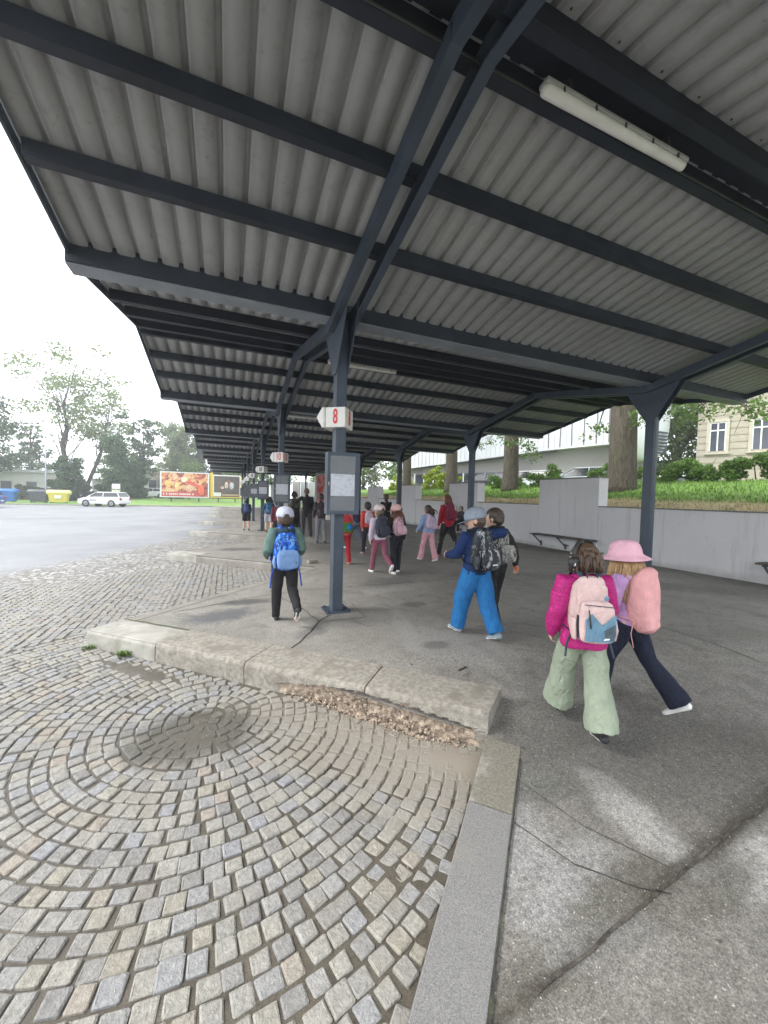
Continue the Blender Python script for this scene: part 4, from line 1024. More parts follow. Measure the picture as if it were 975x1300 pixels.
bk = nt.nodes.new('ShaderNodeTexBrick'); bk.offset = .5; bk.inputs['Scale'].default_value = 1; bk.inputs['Brick Width'].default_value = .030; bk.inputs['Row Height'].default_value = .030; bk.inputs['Mortar Size'].default_value = .0025
bk.inputs['Mortar Smooth'].default_value = 1
bk.inputs['Color1'].default_value = (.44,.012,.17,1); bk.inputs['Color2'].default_value = (.33,.008,.125,1); bk.inputs['Mortar'].default_value = (.54,.05,.25,1)
mp = nt.nodes.new('ShaderNodeMapping'); mp.inputs['Rotation'].default_value = (R(90), R(8), R(0)); nt.links.new(co, mp.inputs[0]); nt.links.new(mp.outputs[0], bk.inputs[0])
nt.links.new(bk.outputs[0], b.inputs['Base Color']); bump(nt, b, mathn(nt, 'SUBTRACT', 1.0, bk.outputs['Fac']), .8, .006)
navy = cloth('navy', (.018,.035,.075)); black = cloth('black', (.016,.016,.018)); blackr = cloth('soft_black', (.022,.02,.021))

# P1 boy in the white cap
p = person('boy in white cap, green-sleeved navy hooded jacket and black trousers beside the nearest post', (.64,4.62,0), 2, 1.35, legs=((6,3,0),(-12,46,-52)), arms=((-14,16,75),(-16,15,78)), lean=2,
    top=dict(m=navy, ms=cloth('teal_green', (.10,.17,.15)), hood=cloth('deep_teal_navy', (.02,.045,.075)), collar=cloth('pale_grey', (.46,.48,.5)), puff=.012, rw=.006, hem=-.03), bottom=dict(m=black, r=(.062,.047,.034)), shoe=dict(m=mBkS), hair=dict(kind='short', c='brown'),
    hat=dict(kind='cap', m=cloth('lilac_white', (.52,.54,.64), .06)), vox=.008, seed=1)
mBlue = pattern('blue_scribble', [(.006,.06,.42), (.01,.10,.60), (.05,.22,.66), (.005,.04,.28), (.02,.16,.62), (.2,.42,.75)], 42, stretch=(1,1,.6))
backpack(p, 'blue patterned backpack with pale blue pocket and long dangling straps', mBlue, .29, .41, .12, mp=cloth('pale_blue', (.17,.29,.52)), mstrap=cloth('royal_blue', (.02,.08,.45)), z=-.05, dang=.22, vox=.008,
    panel=[('label_patch', -.02, .32, .17, .22, mBk)])
# P2 blue trousers
p2 = person('child in grey cap, navy jacket and wide bright blue trousers, arm round a friend', (2.52,3.44,0), 4, 1.41, legs=((18,6,0),(-14,14,-20)), arms=((20,12,60),((.90,-.10,.12),(.35,.80,-.45))), lean=3, head=(48,-14),
    top=dict(m=cloth('navy_blue', (.010,.028,.10)), hood=cloth('dark_navy', (.010,.016,.035)), puff=.008, hem=-.035, rw=.005), bottom=dict(m=cloth('bright_blue', (.018,.14,.36)), r=(.076,.066,.056), drop=.15, folds=.006), shoe=dict(m=cloth('grey_white_shoe', (.30,.36,.40)), size=1.1),
    hair=dict(kind='short', c='brown'), hat=dict(kind='cap', m=cloth('grey_denim', (.24,.28,.33), .12)), vox=.008, seed=21)
mSil = pattern('black_silver_print', [(.015,.017,.022), (.02,.024,.03), (.04,.045,.05), (.014,.016,.02), (.02,.03,.045), (.13,.15,.17), (.02,.02,.025), (.34,.36,.38)], 30, .45, stretch=(1.2,1,.55))
backpack(p2, 'black and silver patterned shiny backpack on the child in the grey cap', mSil, .27, .42, .14, mstrap=blackr, z=.01, vox=.008, seed=2, panel=[('label_patch', -.02, .26, .13, .17, mWh)])
# P3 friend
p3 = person('dark-haired boy in black jacket and trousers walking shoulder to shoulder with the grey-capped child', (2.90,3.60,0), 2, 1.41, legs=((-8,14,-14),(14,6,0)), arms=((10,10,40),(-10,30,12)), lean=3, head=(30,-10),
    top=dict(m=blackr, hood=black, puff=.006), bottom=dict(m=black, r=(.06,.046,.036)), shoe=dict(m=cloth('red_shoe', (.35,.03,.04))), hair=dict(kind='short', c='darkbrown'), vox=.008, seed=31)
mCam = pattern('grey_camouflage', [(.20,.21,.19), (.09,.095,.09), (.30,.31,.28), (.03,.03,.032), (.16,.165,.15), (.25,.25,.23)], 34, .7, stretch=(1.2,1,.6))
backpack(p3, 'grey camouflage backpack on the dark-haired boy in black', mCam, .24, .37, .13, mstrap=blackr, z=.03, vox=.008, seed=3)
sh, elb, wr, fd = p3['AR'][1]; q = MB(); mOr = cloth('orange_glove', (.75,.16,.04))
c_ = wr+fd*.045; q.loft([wr-fd*.01, wr+fd*.03, c_+fd*.02], [(.026,.02),(.034,.022),(.03,.02)], 10)
for o_ in (-.022, -.007, .008, .022): q.loft([c_+Vector((0,o_,0)), c_+Vector((0,o_*1.2,0))+fd*.04, c_+Vector((-.01,o_*1.3,0))+fd*.062], [.009,.009,.007], 6)
q.loft([wr+fd*.015+Vector((0,.02,0)), wr+fd*.04+Vector((0,.045,0))], [.01,.008], 6)
blob(q, 'glove', mOr, p3['root'], .005, 2)
# P4 magenta jacket
p4 = person('girl in magenta quilted jacket and wide pale green trousers wearing black ear defenders', (2.36,1.94,-.125), -27, 1.34, legs=((22,8,0,1),(-12,6,-10,1)), arms=((-8,16,30),(6,16,34)), lean=3, head=(28,-6),
    top=dict(m=mQ, puff=.013, hem=-.075, rw=.006, folds=.006, collar=mQ), bottom=dict(m=cloth('sage_green', (.27,.315,.235), .09, 6), r=(.060,.062,.078), drop=.0, folds=.007), shoe=dict(m=mBkS, size=1.05), hair=dict(kind='bob', c='brown', len=.085, n=130, back=.3), vox=.0075, seed=41)
mPk = cloth('dusty_pink', (.60,.44,.42), .08); mSt2 = cloth('steel_blue', (.13,.24,.33), .1); mNv = cloth('ink_grey', (.05,.06,.08))
bg_ = backpack(p4, 'dusty pink hiking backpack with steel blue base and dark side', mPk, .26, .43, .10, mp=mPk, mstrap=mNv, z=-.02, vox=.0075, pock=.62, seed=5, dang=.12)
def face_panel(bag, name, poly, y, m, th=.004):
    poly = [(a*1.0, c*1.10) for a, c in poly]; y = y+.048 if y < -.15 else y+.03
    V = [Vector((a, y, c)) for a, c in poly]+[Vector((a, y-th, c)) for a, c in poly]; n = len(poly)
    MB().add(V, [tuple(range(n)), tuple(range(n, 2*n))[::-1]]+[(i, n+i, n+(i+1) % n, (i+1) % n) for i in range(n)]).build(name, m, bag, bevel=.0015)
face_panel(bg_, 'blue_base_panel', [(-.085,.022),(.085,.022),(.105,.06),(.105,.19),(.02,.12),(-.05,.19),(-.085,.15)], -.178, mSt2)
face_panel(bg_, 'dark_corner_panel', [(.04,.035),(.085,.035),(.097,.07),(.097,.13),(.03,.09)], -.184, cloth('slate', (.07,.10,.12)))
face_panel(bg_, 'reflector', [(.02,.035),(.06,.04),(.06,.05),(.03,.047)], -.189, mWh)
face_panel(bg_, 'zip_pull', [(-.062,.10),(-.050,.10),(-.066,.21),(-.074,.21)], -.186, mBk)
face_panel(bg_, 'seam_line', [(-.09,.235),(.10,.225),(.10,.229),(-.09,.239)], -.162, mNv, .006)
face_panel(bg_, 'badge', [(.030,.27),(.048,.262),(.066,.268),(.062,.278),(.070,.292),(.056,.286),(.046,.300),(.042,.286),(.028,.290),(.036,.280)], -.143, mSt2, .004)
face_panel(bg_, 'reflector', [(-.125,.03),(-.105,.02),(-.10,.16),(-.12,.17)], -.10, mNv, .004)
# ear defenders with small wings
HM = p4['HM']; hs_ = p4['hs']; rt = p4['root']; wm = Matrix.Translation(rt.location) @ Matrix.Rotation(rt.rotation_euler.z, 4, 'Z') @ HM
hp = thing('ear_defenders', 'black ear defenders with small horn-like points and a white swirl on the magenta-jacketed girl', 'headphones', wm.to_translation()); hp.rotation_euler = wm.to_euler()
MB().loft([(hs_*.50*math.cos(a), -hs_*.04, hs_*.02+hs_*.60*math.sin(a)) for a in np.linspace(-.05, math.pi+.05, 18)], [(.019, .007)]*18, 8, side=(0,1,0), cap=False).build('headband', mBk, hp, smooth=True)
for s_ in (-1, 1):
    c = MB().loft([(s_*hs_*.40, -hs_*.04, -hs_*.10), (s_*hs_*.47, -hs_*.04, -hs_*.10), (s_*hs_*.56, -hs_*.04, -hs_*.10)], [(.040,.046),(.042,.048),(.034,.040)], 18, side=(0,1,0)).build('ear_cup', mBk, hp, smooth=True)
    MB().loft([(s_*hs_*.50, -hs_*.10, hs_*.06), (s_*hs_*.62, -hs_*.12, hs_*.13), (s_*hs_*.80, -hs_*.10, hs_*.17)], [.017,.012,.003], 8).build('horn', mBk, c, smooth=True)
    pts = [(s_*hs_*.595, -hs_*.04+.026*math.cos(a), -hs_*.10+.026*math.sin(a)) for a in np.linspace(2.6, 6.0, 9)]
    MB().loft(pts, [.004,.006,.008,.009,.009,.008,.007,.005,.003], 6).ball((s_*hs_*.595, -hs_*.04, -hs_*.07), .008, nu=8, nv=6).build('swirl', mWh, c, smooth=True)
# P5 pink hat
p5 = person('girl in pink bucket hat and lilac hoodie with flared navy trousers, rightmost of the children', (3.0,2.06,-.13), 16, 1.35, legs=((20,8,0),(-24,16,-36)), arms=((10,12,30),(-8,14,30)), lean=4, head=(22,-4),
    top=dict(m=cloth('lilac', (.46,.28,.52), .08), hood=cloth('soft_lilac', (.50,.31,.56), .08), puff=.005), bottom=dict(m=cloth('ink_navy', (.012,.016,.032)), r=(.060,.046,.060), drop=.4), shoe=dict(m=cloth('shoe_cloth', (.68,.68,.66)), size=1.12),
    hair=dict(kind='long', c='blond', len=.27, n=260, az=(-.85,.35)), hat=dict(kind='bucket', m=cloth('candy_pink', (.72,.42,.50), .07)), vox=.0075, seed=51)
mSal = cloth('salmon_pink', (.72,.37,.37), .09)
backpack(p5, 'large salmon pink backpack bulging behind the girl in the bucket hat', mSal, .29, .43, .20, mstrap=mSal, z=-.01, vox=.0075, pock=0, seed=6, dang=.14)
rs = cloth('deep_red', (.28,.015,.03))
# P6 woman in red
p6 = person('woman in red jacket and black trousers striding past the wall', (5.28,8.5,0), 12, 1.66, adult=True, legs=((14,4,0),(-24,16,-30)), arms=((8,8,14),(-10,8,18)), lean=2, head=(25,0), top=dict(m=rs, hem=-.05), bottom=dict(m=black, r=(.056,.040,.030)), shoe=dict(m=cloth('brown_shoe', (.12,.05,.035))),
    hair=dict(kind='bob', c='auburn', len=.10, n=90), vox=.012, seed=61)
backpack(p6, 'maroon backpack worn by the woman in red', cloth('maroon', (.16,.02,.045)), .28, .42, .13, mstrap=blackr, z=.07, vox=.013, seed=7)
# P7
p7 = person('girl with dark ponytail, light denim jacket and flared pink trousers walking left of the woman', (4.42,7.95,0), 8, 1.34, legs=((16,4,0),(-12,10,-16)), arms=((10,14,35),(-4,12,20)), head=(18,0), top=dict(m=cloth('light_denim', (.22,.32,.50)), hood=cloth('light_denim_hood', (.36,.40,.48)), puff=.006), bottom=dict(m=cloth('rose', (.56,.30,.34)), r=(.056,.046,.052), drop=.5), shoe=dict(m=mWh),
    hair=dict(kind='ponytail', c='darkbrown', len=.15, n=50), vox=.012, seed=71)
backpack(p7, 'pale lilac backpack on the girl with the dark ponytail', cloth('pale_lilac', (.50,.38,.50)), .22, .32, .12, z=.05, vox=.012, seed=8)
# P8, P9
p8 = person('girl in white cap, pale lilac hoodie and mauve trousers kicking up her right heel', (2.78,6.95,0), 4, 1.36, legs=((14,4,0),(-16,40,-50)), arms=((-8,14,20),(8,12,25)), head=(10,-4), top=dict(m=cloth('pale_lilac_white', (.52,.45,.53)), hood=cloth('pale_grey_hood', (.42,.40,.36)), puff=.006, hem=-.03), bottom=dict(m=cloth('mauve', (.22,.075,.11)), r=(.058,.042,.034)), shoe=dict(m=mWh),
    hair=dict(kind='short', c='olive'), hat=dict(kind='cap', m=cloth('pinkish_white', (.62,.50,.50), .06)), vox=.011, seed=81)
backpack(p8, 'dark slate backpack on the girl in mauve trousers', cloth('slate_dark', (.045,.05,.07)), .25, .38, .15, mstrap=black, z=.03, vox=.012, seed=9)
p9 = person('girl in pale pink cap, black top and black trousers, long auburn hair', (3.1,6.85,0), 6, 1.36, legs=((-4,6,0),(10,4,0)), arms=((10,14,35),(-6,12,15)), head=(28,-4), top=dict(m=black, puff=.003), bottom=dict(m=cloth('blue_black', (.015,.017,.025)), r=(.058,.044,.036)), shoe=dict(m=mWh, size=1.1),
    hair=dict(kind='long', c='auburn', len=.18, n=90), hat=dict(kind='cap', m=cloth('blush', (.66,.42,.40), .06)), vox=.011, seed=91)
backpack(p9, 'mottled pale pink backpack on the girl with auburn hair', pattern('pink_mottle', [(.52,.32,.38), (.42,.25,.32), (.60,.40,.44)], 26), .23, .34, .12, z=.045, vox=.012, seed=10)
# P10..P12
p10 = person('black-haired child in orange-red jacket and dark trousers behind the white-capped girl', (3.42,9.4,0), 2, 1.38, legs=((8,3,0),(-12,18,-20)), top=dict(m=cloth('orange_red', (.56,.07,.05)), puff=.004), bottom=dict(m=cloth('plum_black', (.03,.02,.03)), r=(.058,.043,.034)), shoe=dict(m=cloth('pink_shoe', (.4,.14,.16))), hair=dict(kind='short', c='black'), vox=.014, seed=101)
backpack(p10, 'pale lilac-white backpack on the child in orange-red', cloth('lilac_white2', (.50,.42,.50)), .22, .32, .12, z=.05, vox=.014, seed=11)
p11 = person('child with olive-brown hair in blue-grey jacket and grey jeans', (3.30,10.1,0), 24, 1.43, legs=((24,4,0),(-20,12,-26)), top=dict(m=cloth('blue_grey', (.20,.27,.34))), bottom=dict(m=cloth('grey_jeans', (.10,.12,.17)), r=(.058,.045,.038)), shoe=dict(m=mWh), hair=dict(kind='short', c='olive'), vox=.014, seed=111)
backpack(p11, 'dark navy backpack on the child in grey jeans', cloth('navy_dull', (.04,.045,.08)), .23, .34, .12, z=.04, vox=.014, seed=12)
p12 = person('child in coral jacket and red trousers half hidden by the nearest post', (2.40,8.1,0), 0, 1.33, legs=((4,2,0),(-6,6,-4)), arms=((-4,22,10),(4,12,12)), top=dict(m=cloth('coral', (.68,.17,.18)), puff=.006, hem=-.05), bottom=dict(m=cloth('brick_red', (.36,.02,.03)), r=(.058,.044,.036)), shoe=dict(m=cloth('orange_shoe', (.5,.15,.06))), hair=dict(kind='short', c='darkbrown'), vox=.012, seed=121)
b12 = backpack(p12, 'red, green and blue colour-block backpack behind the nearest post', cloth('tomato', (.60,.05,.06)), .27, .38, .13, mp=cloth('leaf_green', (.09,.22,.05)), z=.0, pock=.55, vox=.012, seed=13)
MB().loft([(.05, -.15, .12), (.05, -.178, .12)], [.065, .06], 18).build('blue_disc', cloth('blue_disc', (.01,.14,.40)), b12, smooth=True)
# P13 adult pair and the far ones
p13 = person('adult in dark jacket and grey trousers with a small white bag, farther down the platform', (2.72,11.8,0), 0, 1.60, adult=True, legs=((4,2,0),(-6,8,-4)), arms=((4,10,20),(8,10,30)), top=dict(m=pattern('dark_floral', [(.02,.02,.025), (.05,.02,.03), (.03,.03,.04), (.1,.07,.09)], 20), hem=-.04), bottom=dict(m=cloth('mid_grey', (.22,.23,.25)), r=(.056,.042,.034)), shoe=dict(m=mBkS), hair=dict(kind='short', c='black'), vox=.016, seed=131)
t = thing('handbag', 'small white bag held by the adult in grey trousers', 'bag', (2.90,11.62,.74)); q = MB().prism([(-.07,-.04),(.07,-.04),(.07,.04),(-.07,.04)], 0, .15); q.build('bag_body', mWh, t, bevel=.02); MB().loft([(-.05,0,.15),(-.03,0,.26),(.03,0,.26),(.05,0,.15)], [.006]*4, 6).build('handle', mWh, t)
person('tall adult in black with one arm held out, farther along the platform', (2.62,13.6,0), 0, 1.78, adult=True, legs=((4,2,0),(-6,8,-4)), arms=(((-.8,0,-.6),(-.7,.1,-.7)),(8,10,30)), top=dict(m=black, hem=-.04), bottom=dict(m=cloth('charcoal', (.04,.04,.045)), r=(.056,.042,.034)), shoe=dict(m=mBkS), hair=dict(kind='short', c='brown'), vox=.017, seed=132)
p14 = person('child in navy jacket and black shorts by the farthest kerbs', (.72,16.3,0), 0, 1.33, legs=((4,2,0),(-8,8,-6)), top=dict(m=navy), bottom=dict(m=black, r=(.07,.062,.06), ln=.46), shoe=dict(m=mBkS), hair=dict(kind='short', c='black'), vox=.017, seed=141)
backpack(p14, 'dusky blue backpack on the child in black shorts', cloth('dusky_blue', (.06,.09,.20)), .22, .32, .11, z=.05, vox=.017, seed=14)
p15 = person('child with long dark hair, teal backpack and grey shorts', (1.5,15.3,0), -6, 1.42, legs=((12,3,0),(-12,14,-16)), arms=((-10,20,30),(12,20,30)), top=dict(m=cloth('navy_teal', (.03,.07,.13))), bottom=dict(m=cloth('light_grey', (.33,.35,.38)), r=(.072,.066,.062), ln=.44), shoe=dict(m=cloth('brown_shoe2', (.12,.07,.06))), hair=dict(kind='long', c='black', len=.12, n=50), vox=.016, seed=151)
backpack(p15, 'teal and navy mottled backpack on the child in grey shorts', pattern('teal_mottle', [(.02,.18,.30), (.02,.08,.18), (.10,.30,.42), (.01,.05,.12)], 22), .25, .36, .12, z=.05, vox=.016, seed=15)
q = person('dark-clothed child just beyond the boy in the white cap', (1.72,11.0,0), 0, 1.40, top=dict(m=blackr), bottom=dict(m=black, r=(.058,.044,.036)), shoe=dict(m=mBkS), hair=dict(kind='short', c='darkbrown'), vox=.016, seed=161)
backpack(q, 'black backpack on the dark-clothed child', black, .24, .34, .12, z=.05, vox=.017, seed=16)
q = person('child in maroon jacket left of the dark-clothed child', (1.42,11.9,0), 0, 1.38, top=dict(m=cloth('dull_maroon', (.14,.03,.045))), bottom=dict(m=black, r=(.058,.044,.036)), shoe=dict(m=mBkS), hair=dict(kind='short', c='black'), vox=.017, seed=162)
person('adult in olive coat among the far group under the canopy', (2.35,14.6,0), 10, 1.68, adult=True, top=dict(m=cloth('olive_coat', (.09,.10,.06)), hem=-.1), bottom=dict(m=black, r=(.056,.044,.036)), shoe=dict(m=mBkS), hair=dict(kind='bob', c='black', len=.08, n=40), vox=.017, seed=163)
person('slim adult in black standing near the low wall beyond the children', (5.15,12.3,0), 10, 1.66, adult=True, arms=((10,8,50),(14,8,60)), top=dict(m=black, hem=-.06), bottom=dict(m=black, r=(.05,.04,.032)), shoe=dict(m=mBkS), hair=dict(kind='short', c='darkbrown'), vox=.016, seed=171)
sit = ((88,86,0,6), (84,84,0,6))
person('figure in black seated on the far wall bench', (9.35,14.6,0), 90, 1.60, adult=True, legs=sit, arms=((34,8,40),(30,8,44)), lean=8, sitz=.52, head=(10,8), top=dict(m=black, hem=-.02, puff=.004), bottom=dict(m=blackr, r=(.058,.045,.038)), shoe=dict(m=mBkS), hair=dict(kind='short', c='black'), vox=.017, seed=181)
person('figure in dark grey seated beside the one in black on the far wall bench', (9.35,13.8,0), 96, 1.52, adult=True, legs=sit, arms=((34,8,40),(30,8,44)), lean=12, sitz=.52, head=(-10,10), top=dict(m=cloth('charcoal2', (.05,.05,.055)), hem=-.02, puff=.004), bottom=dict(m=black, r=(.058,.045,.038)), shoe=dict(m=mWh), hair=dict(kind='short', c='darkbrown'), vox=.017, seed=182)

# ------------------------------------------------------------------ trees and hedges
mLeafs = {}
def leafmat(name, c, c2):
    if name in MATS: return MATS[name]
    m, nt, b, co = newmat(name, 0.6, 0, .3); g_ = nt.nodes.new('ShaderNodeNewGeometry')
    c_ = ramp(nt, g_.outputs['Random Per Island'], [(0.0, c), (1.0, c2)]); c_ = mixc(nt, .5, c_, ramp(nt, noise(nt, co, .5, 3), [(.3, c), (.7, c2)])); nt.links.new(c_, b.inputs['Base Color'])
    tr = nt.nodes.new('ShaderNodeBsdfTranslucent'); nt.links.new(c_, tr.inputs['Color']); ms = nt.nodes.new('ShaderNodeMixShader'); ms.inputs[0].default_value = .3
    out = nt.nodes['Material Output']; nt.links.new(b.outputs[0], ms.inputs[1]); nt.links.new(tr.outputs[0], ms.inputs[2]); nt.links.new(ms.outputs[0], out.inputs['Surface']); return m
LG = leafmat('leaf_fresh', (.07,.13,.03), (.16,.24,.07)); LD = leafmat('leaf_dark', (.04,.09,.035), (.09,.16,.06)); LC = leafmat('needle_dark', (.055,.10,.05), (.12,.18,.08))
LY = leafmat('leaf_yellow_green', (.22,.30,.03), (.42,.48,.08)); LO = leafmat('leaf_pale', (.12,.17,.065), (.24,.29,.13)); LH = leafmat('hedge_leaf', (.06,.13,.025), (.17,.28,.06))
mBark, nt, b, co = newmat('bark', .95, 0, .2)
mp = nt.nodes.new('ShaderNodeMapping'); mp.inputs['Scale'].default_value = (1, 1, .16); nt.links.new(co, mp.inputs[0]); n_ = noise(nt, mp.outputs[0], 22, 5, .7, .6)
c = ramp(nt, n_, [(.32, (.035,.03,.022)), (.6, (.115,.10,.078))]); c = mixc(nt, mathn(nt, 'MULTIPLY', rampv(nt, noise(nt, co, 1.6, 4), .5, .68), .5), c, (.08,.095,.045)); nt.links.new(c, b.inputs['Base Color']); bump(nt, b, n_, 1.0, .05)
mBarkD = mat('bark_dark', (0.075,0.065,0.055), 0.95, 0.3, 6, bmp=.6)
def leaves(name, C, Rr, n, size, m, parent, seed=0, flat=1.0):
    """n leaf quads scattered through clumps at C (k,3) with radii Rr (k,)"""
    rg = np.random.RandomState(seed); C = np.asarray(C, float); Rr = np.asarray(Rr, float); Rr = Rr if Rr.ndim == 1 else Rr
    w_ = Rr**2/np.sum(Rr**2); idx = rg.choice(len(C), n, p=w_); d = rg.randn(n, 3); d /= np.linalg.norm(d, axis=1)[:, None]
    P = C[idx]+d*(Rr[idx]*rg.rand(n)**.45)[:, None]*np.array([1, 1, flat]); s_ = size*(.5+rg.rand(n))
    a = rg.randn(n, 3); a /= np.linalg.norm(a, axis=1)[:, None]; b_ = np.cross(a, rg.randn(n, 3)); b_ /= np.linalg.norm(b_, axis=1)[:, None]
    a *= s_[:, None]*.5; b_ *= s_[:, None]*.32
    V = np.stack([P-a, P+b_, P+a, P-b_], 1).reshape(-1, 3); F = np.arange(4*n).reshape(-1, 4)
    return npmesh(name, V, F, m, parent)
def tree(label, loc, h, kind, m, n=5000, size=.3, tr=.3, seed=0, spread=.4, group=None, lean=(0, 0), start=.3, barkm=None, cl=26, cr=.16):
    t = thing('tree', label, 'tree', loc, 0, group); rg = random.Random(seed); C = []; Rr = []; bm_ = MB(); lm = MB()
    bk_ = barkm or mBark
    top = Vector((lean[0], lean[1], h*.8))
    tp = [Vector((0, 0, -.3))]+[top*(i/6)+Vector((rg.gauss(0, .012)*h, rg.gauss(0, .012)*h, 0)) for i in range(1, 7)]
    bm_.loft(tp, [tr*1.15]+[tr*(1-.8*i/6) for i in range(1, 7)], 12, cap=False); bm_.build('trunk', bk_, t, smooth=True)
    for i in range(cl):
        f = start+(1-start)*(i+.5)/cl; a = i*2.4+rg.uniform(-.5, .5)
        if kind == 'round': w_ = spread*h*math.sin(math.pi*min(1, (f-start)/(1-start)*.88+.1))**.6
        elif kind == 'cone': w_ = spread*h*(1-f)**.85*1.2
        elif kind == 'column': w_ = spread*h*(.8-.5*abs(f-.45))
        elif kind == 'open': w_ = spread*h*(.3+.9*(f-start))*rg.uniform(.5, 1.15)
        rr_ = w_*rg.uniform(.35, .95) if kind != 'column' else w_*rg.uniform(.1, .5)
        z = f*h; j = min(5, int(f*7)); base = top*min(.97, max(.15, (f-.16*(kind != 'cone'))/.8*.8)); e = Vector((lean[0]*f+math.cos(a)*rr_, lean[1]*f+math.sin(a)*rr_, z))
        lm.loft([base, base.lerp(e, .5)+Vector((0, 0, rg.uniform(-.03, .05)*h)), e], [tr*.32*(1.1-f), tr*.18, tr*.05], 6, cap=False)
        for q in range(3):
            g_ = e+Vector((rg.gauss(0, 1), rg.gauss(0, 1), rg.gauss(0, .6)))*cr*h*.5; lm.loft([base.lerp(e, .6), g_], [tr*.07, tr*.02], 4, cap=False)
            C.append(g_); Rr.append(cr*h*rg.uniform(.35, .75)*(1.0 if kind != 'cone' else (1.25-f)))
    lm.build('limb', bk_, t, smooth=True)
    leaves('crown', C, Rr, n, size, m, t, seed, .7)
    return t
# right bank: four big trunks whose crowns rise above the roof, one spray of leaves hanging into view
def bigtree(label, x, y, dia, seed, low):
    z = zb_(x, y); t = thing('tree', label, 'tree', (x, y, z)); rg = random.Random(seed)
    m = MB(); m.loft([(0,0,-.2),(0,0,.15),(0.02,0,1),(-.03,.02,3.5),(.0,0,6.5)], [dia*.68, dia*.56, dia*.5, dia*.46, dia*.40], 18, cap=False)
    o = m.build('trunk', mBark, t, smooth=True)
    lm = MB(); C = []; Rr = []
    for i in range(9):
        a = i*2.4; e = Vector((math.cos(a)*rg.uniform(1.6, 3.6), math.sin(a)*rg.uniform(1.6, 3.4), rg.uniform(6.5, 11)))
        lm.loft([(0,0,rg.uniform(4.6, 6.3)), e*.5+Vector((0,0,2.8)), e], [dia*.25, dia*.15, dia*.05], 8, cap=False)
        for q in range(4): C.append(e+Vector((rg.gauss(0, 1), rg.gauss(0, 1), rg.gauss(0, .8)))); Rr.append(rg.uniform(.7, 1.3))
    hang = MB()
    for (dx, dy, dz, r_) in low:
        e = Vector((dx, dy, dz)); lm.loft([(0,0,4.6), Vector((dx*.5, dy*.5, max(dz, 3)+.9)), e], [.07, .045, .012], 6, cap=False)
        for q in range(5): C.append(e+Vector((rg.gauss(0, r_*.9), rg.gauss(0, r_*.9), rg.gauss(0, r_*.45)))); Rr.append(r_*.8)
        for q in range(7): lm.loft([e+Vector((0,0,.1)), e+Vector((rg.gauss(0, r_), rg.gauss(0, r_), rg.gauss(-.1, r_*.5)))], [.008, .004], 4, cap=False)
    lm.build('limb', mBark, t, smooth=True); leaves('crown', C, Rr, 9500, .13, LG, t, seed, .8)
bigtree('thickest tree trunk on the bank, right of the tall wall block', 12.9, 9.35, .86, 1, [(-.3,-1.2,2.4,.5),(.3,-2.3,2.5,.6),(.5,-3.2,2.3,.5),(.6,-4.3,2.7,.7),(.2,-1.8,2.8,.5),(-.2,.9,2.2,.35)])
bigtree('second tree trunk on the bank, above the low wall between two blocks', 12.9, 15.1, .72, 2, [(-.5,-.9,2.2,.45),(-.4,-1.7,1.7,.4),(-.3,1.2,2.7,.3),(-.6,2.2,2.4,.3)])
bigtree('third tree trunk seen just left of the wall-side post', 12.9, 20.5, .74, 3, [(-.5,-1.3,3.0,.4),(-.4,-2.4,3.1,.4)])
bigtree('fourth, farthest tree trunk above the far wall blocks', 12.9, 26.9, .7, 4, [(-.5,-1.3,3.4,.4)])
def hedge(name, label, x0, x1, y0, y1, h, seed, m, n, size=.075, cat='hedge'):
    rg = random.Random(seed); t = thing(name, label, cat, ((x0+x1)/2, (y0+y1)/2, zb_(x0, (y0+y1)/2))); C = []; Rr = []; st = MB()
    k = int((y1-y0)/.28)
    for i in range(k):
        y = y0+(y1-y0)*i/k-(y0+y1)/2
        for q in range(4): 
            hh = h*rg.uniform(.15, .95)*(.85+.2*math.sin(i*.9+seed)); C.append((rg.uniform(-.5, .5)*(x1-x0), y+rg.gauss(0, .12), hh)); Rr.append(rg.uniform(.14, .26))
        if i % 2 == 0: st.loft([(0, y, -.1), (rg.gauss(0, .08), y+.05, h*.5), (rg.gauss(0, .15), y+rg.gauss(0, .1), h*.95)], [.02, .014, .005], 5, cap=False)
    st.build('stem', mBarkD, t); leaves('foliage', C, Rr, n, size, m, t, seed, .9); return t
hedge('hedge', 'leafy green hedge along the bank in front of the old stone house', 14.3, 15.2, 3.5, 9.6, .88, 5, LH, 30000)
hedge('shrub', 'low bush beside the thickest trunk on the bank', 14.2, 15.0, 10.1, 12.0, .85, 6, LH, 6000, cat='bush')
hedge('shrub', 'green bush right of the second trunk, hiding parked cars', 13.6, 14.6, 13.0, 15.0, .9, 7, LH, 7000, cat='bush')
hedge('shrub', 'green bush left of the second trunk by the white car', 13.6, 14.6, 15.9, 18.2, .7, 8, LH, 6000, cat='bush')
hedge('shrub', 'bright yellow-green shrub above the far low wall', 13.2, 15.0, 22.2, 25.5, 1.7, 9, LY, 9000, .11, cat='bush')
hedge('shrub', 'small yellow-green shrub farther along the bank', 13.2, 14.5, 28.5, 32, 1.3, 10, LY, 5000, .11, cat='bush')
tree('tall green tree filling the gap between the white hall and the stone house', (35,20.5,1.0), 13, 'round', LG, 20000, .30, .3, 77, .34, start=.03, cl=40, cr=.2)
tree('pale tree crowning behind the roof of the stone house', (41,20,1.0), 13, 'round', LO, 6000, .3, .3, 78, .34, start=.08, cr=.2)
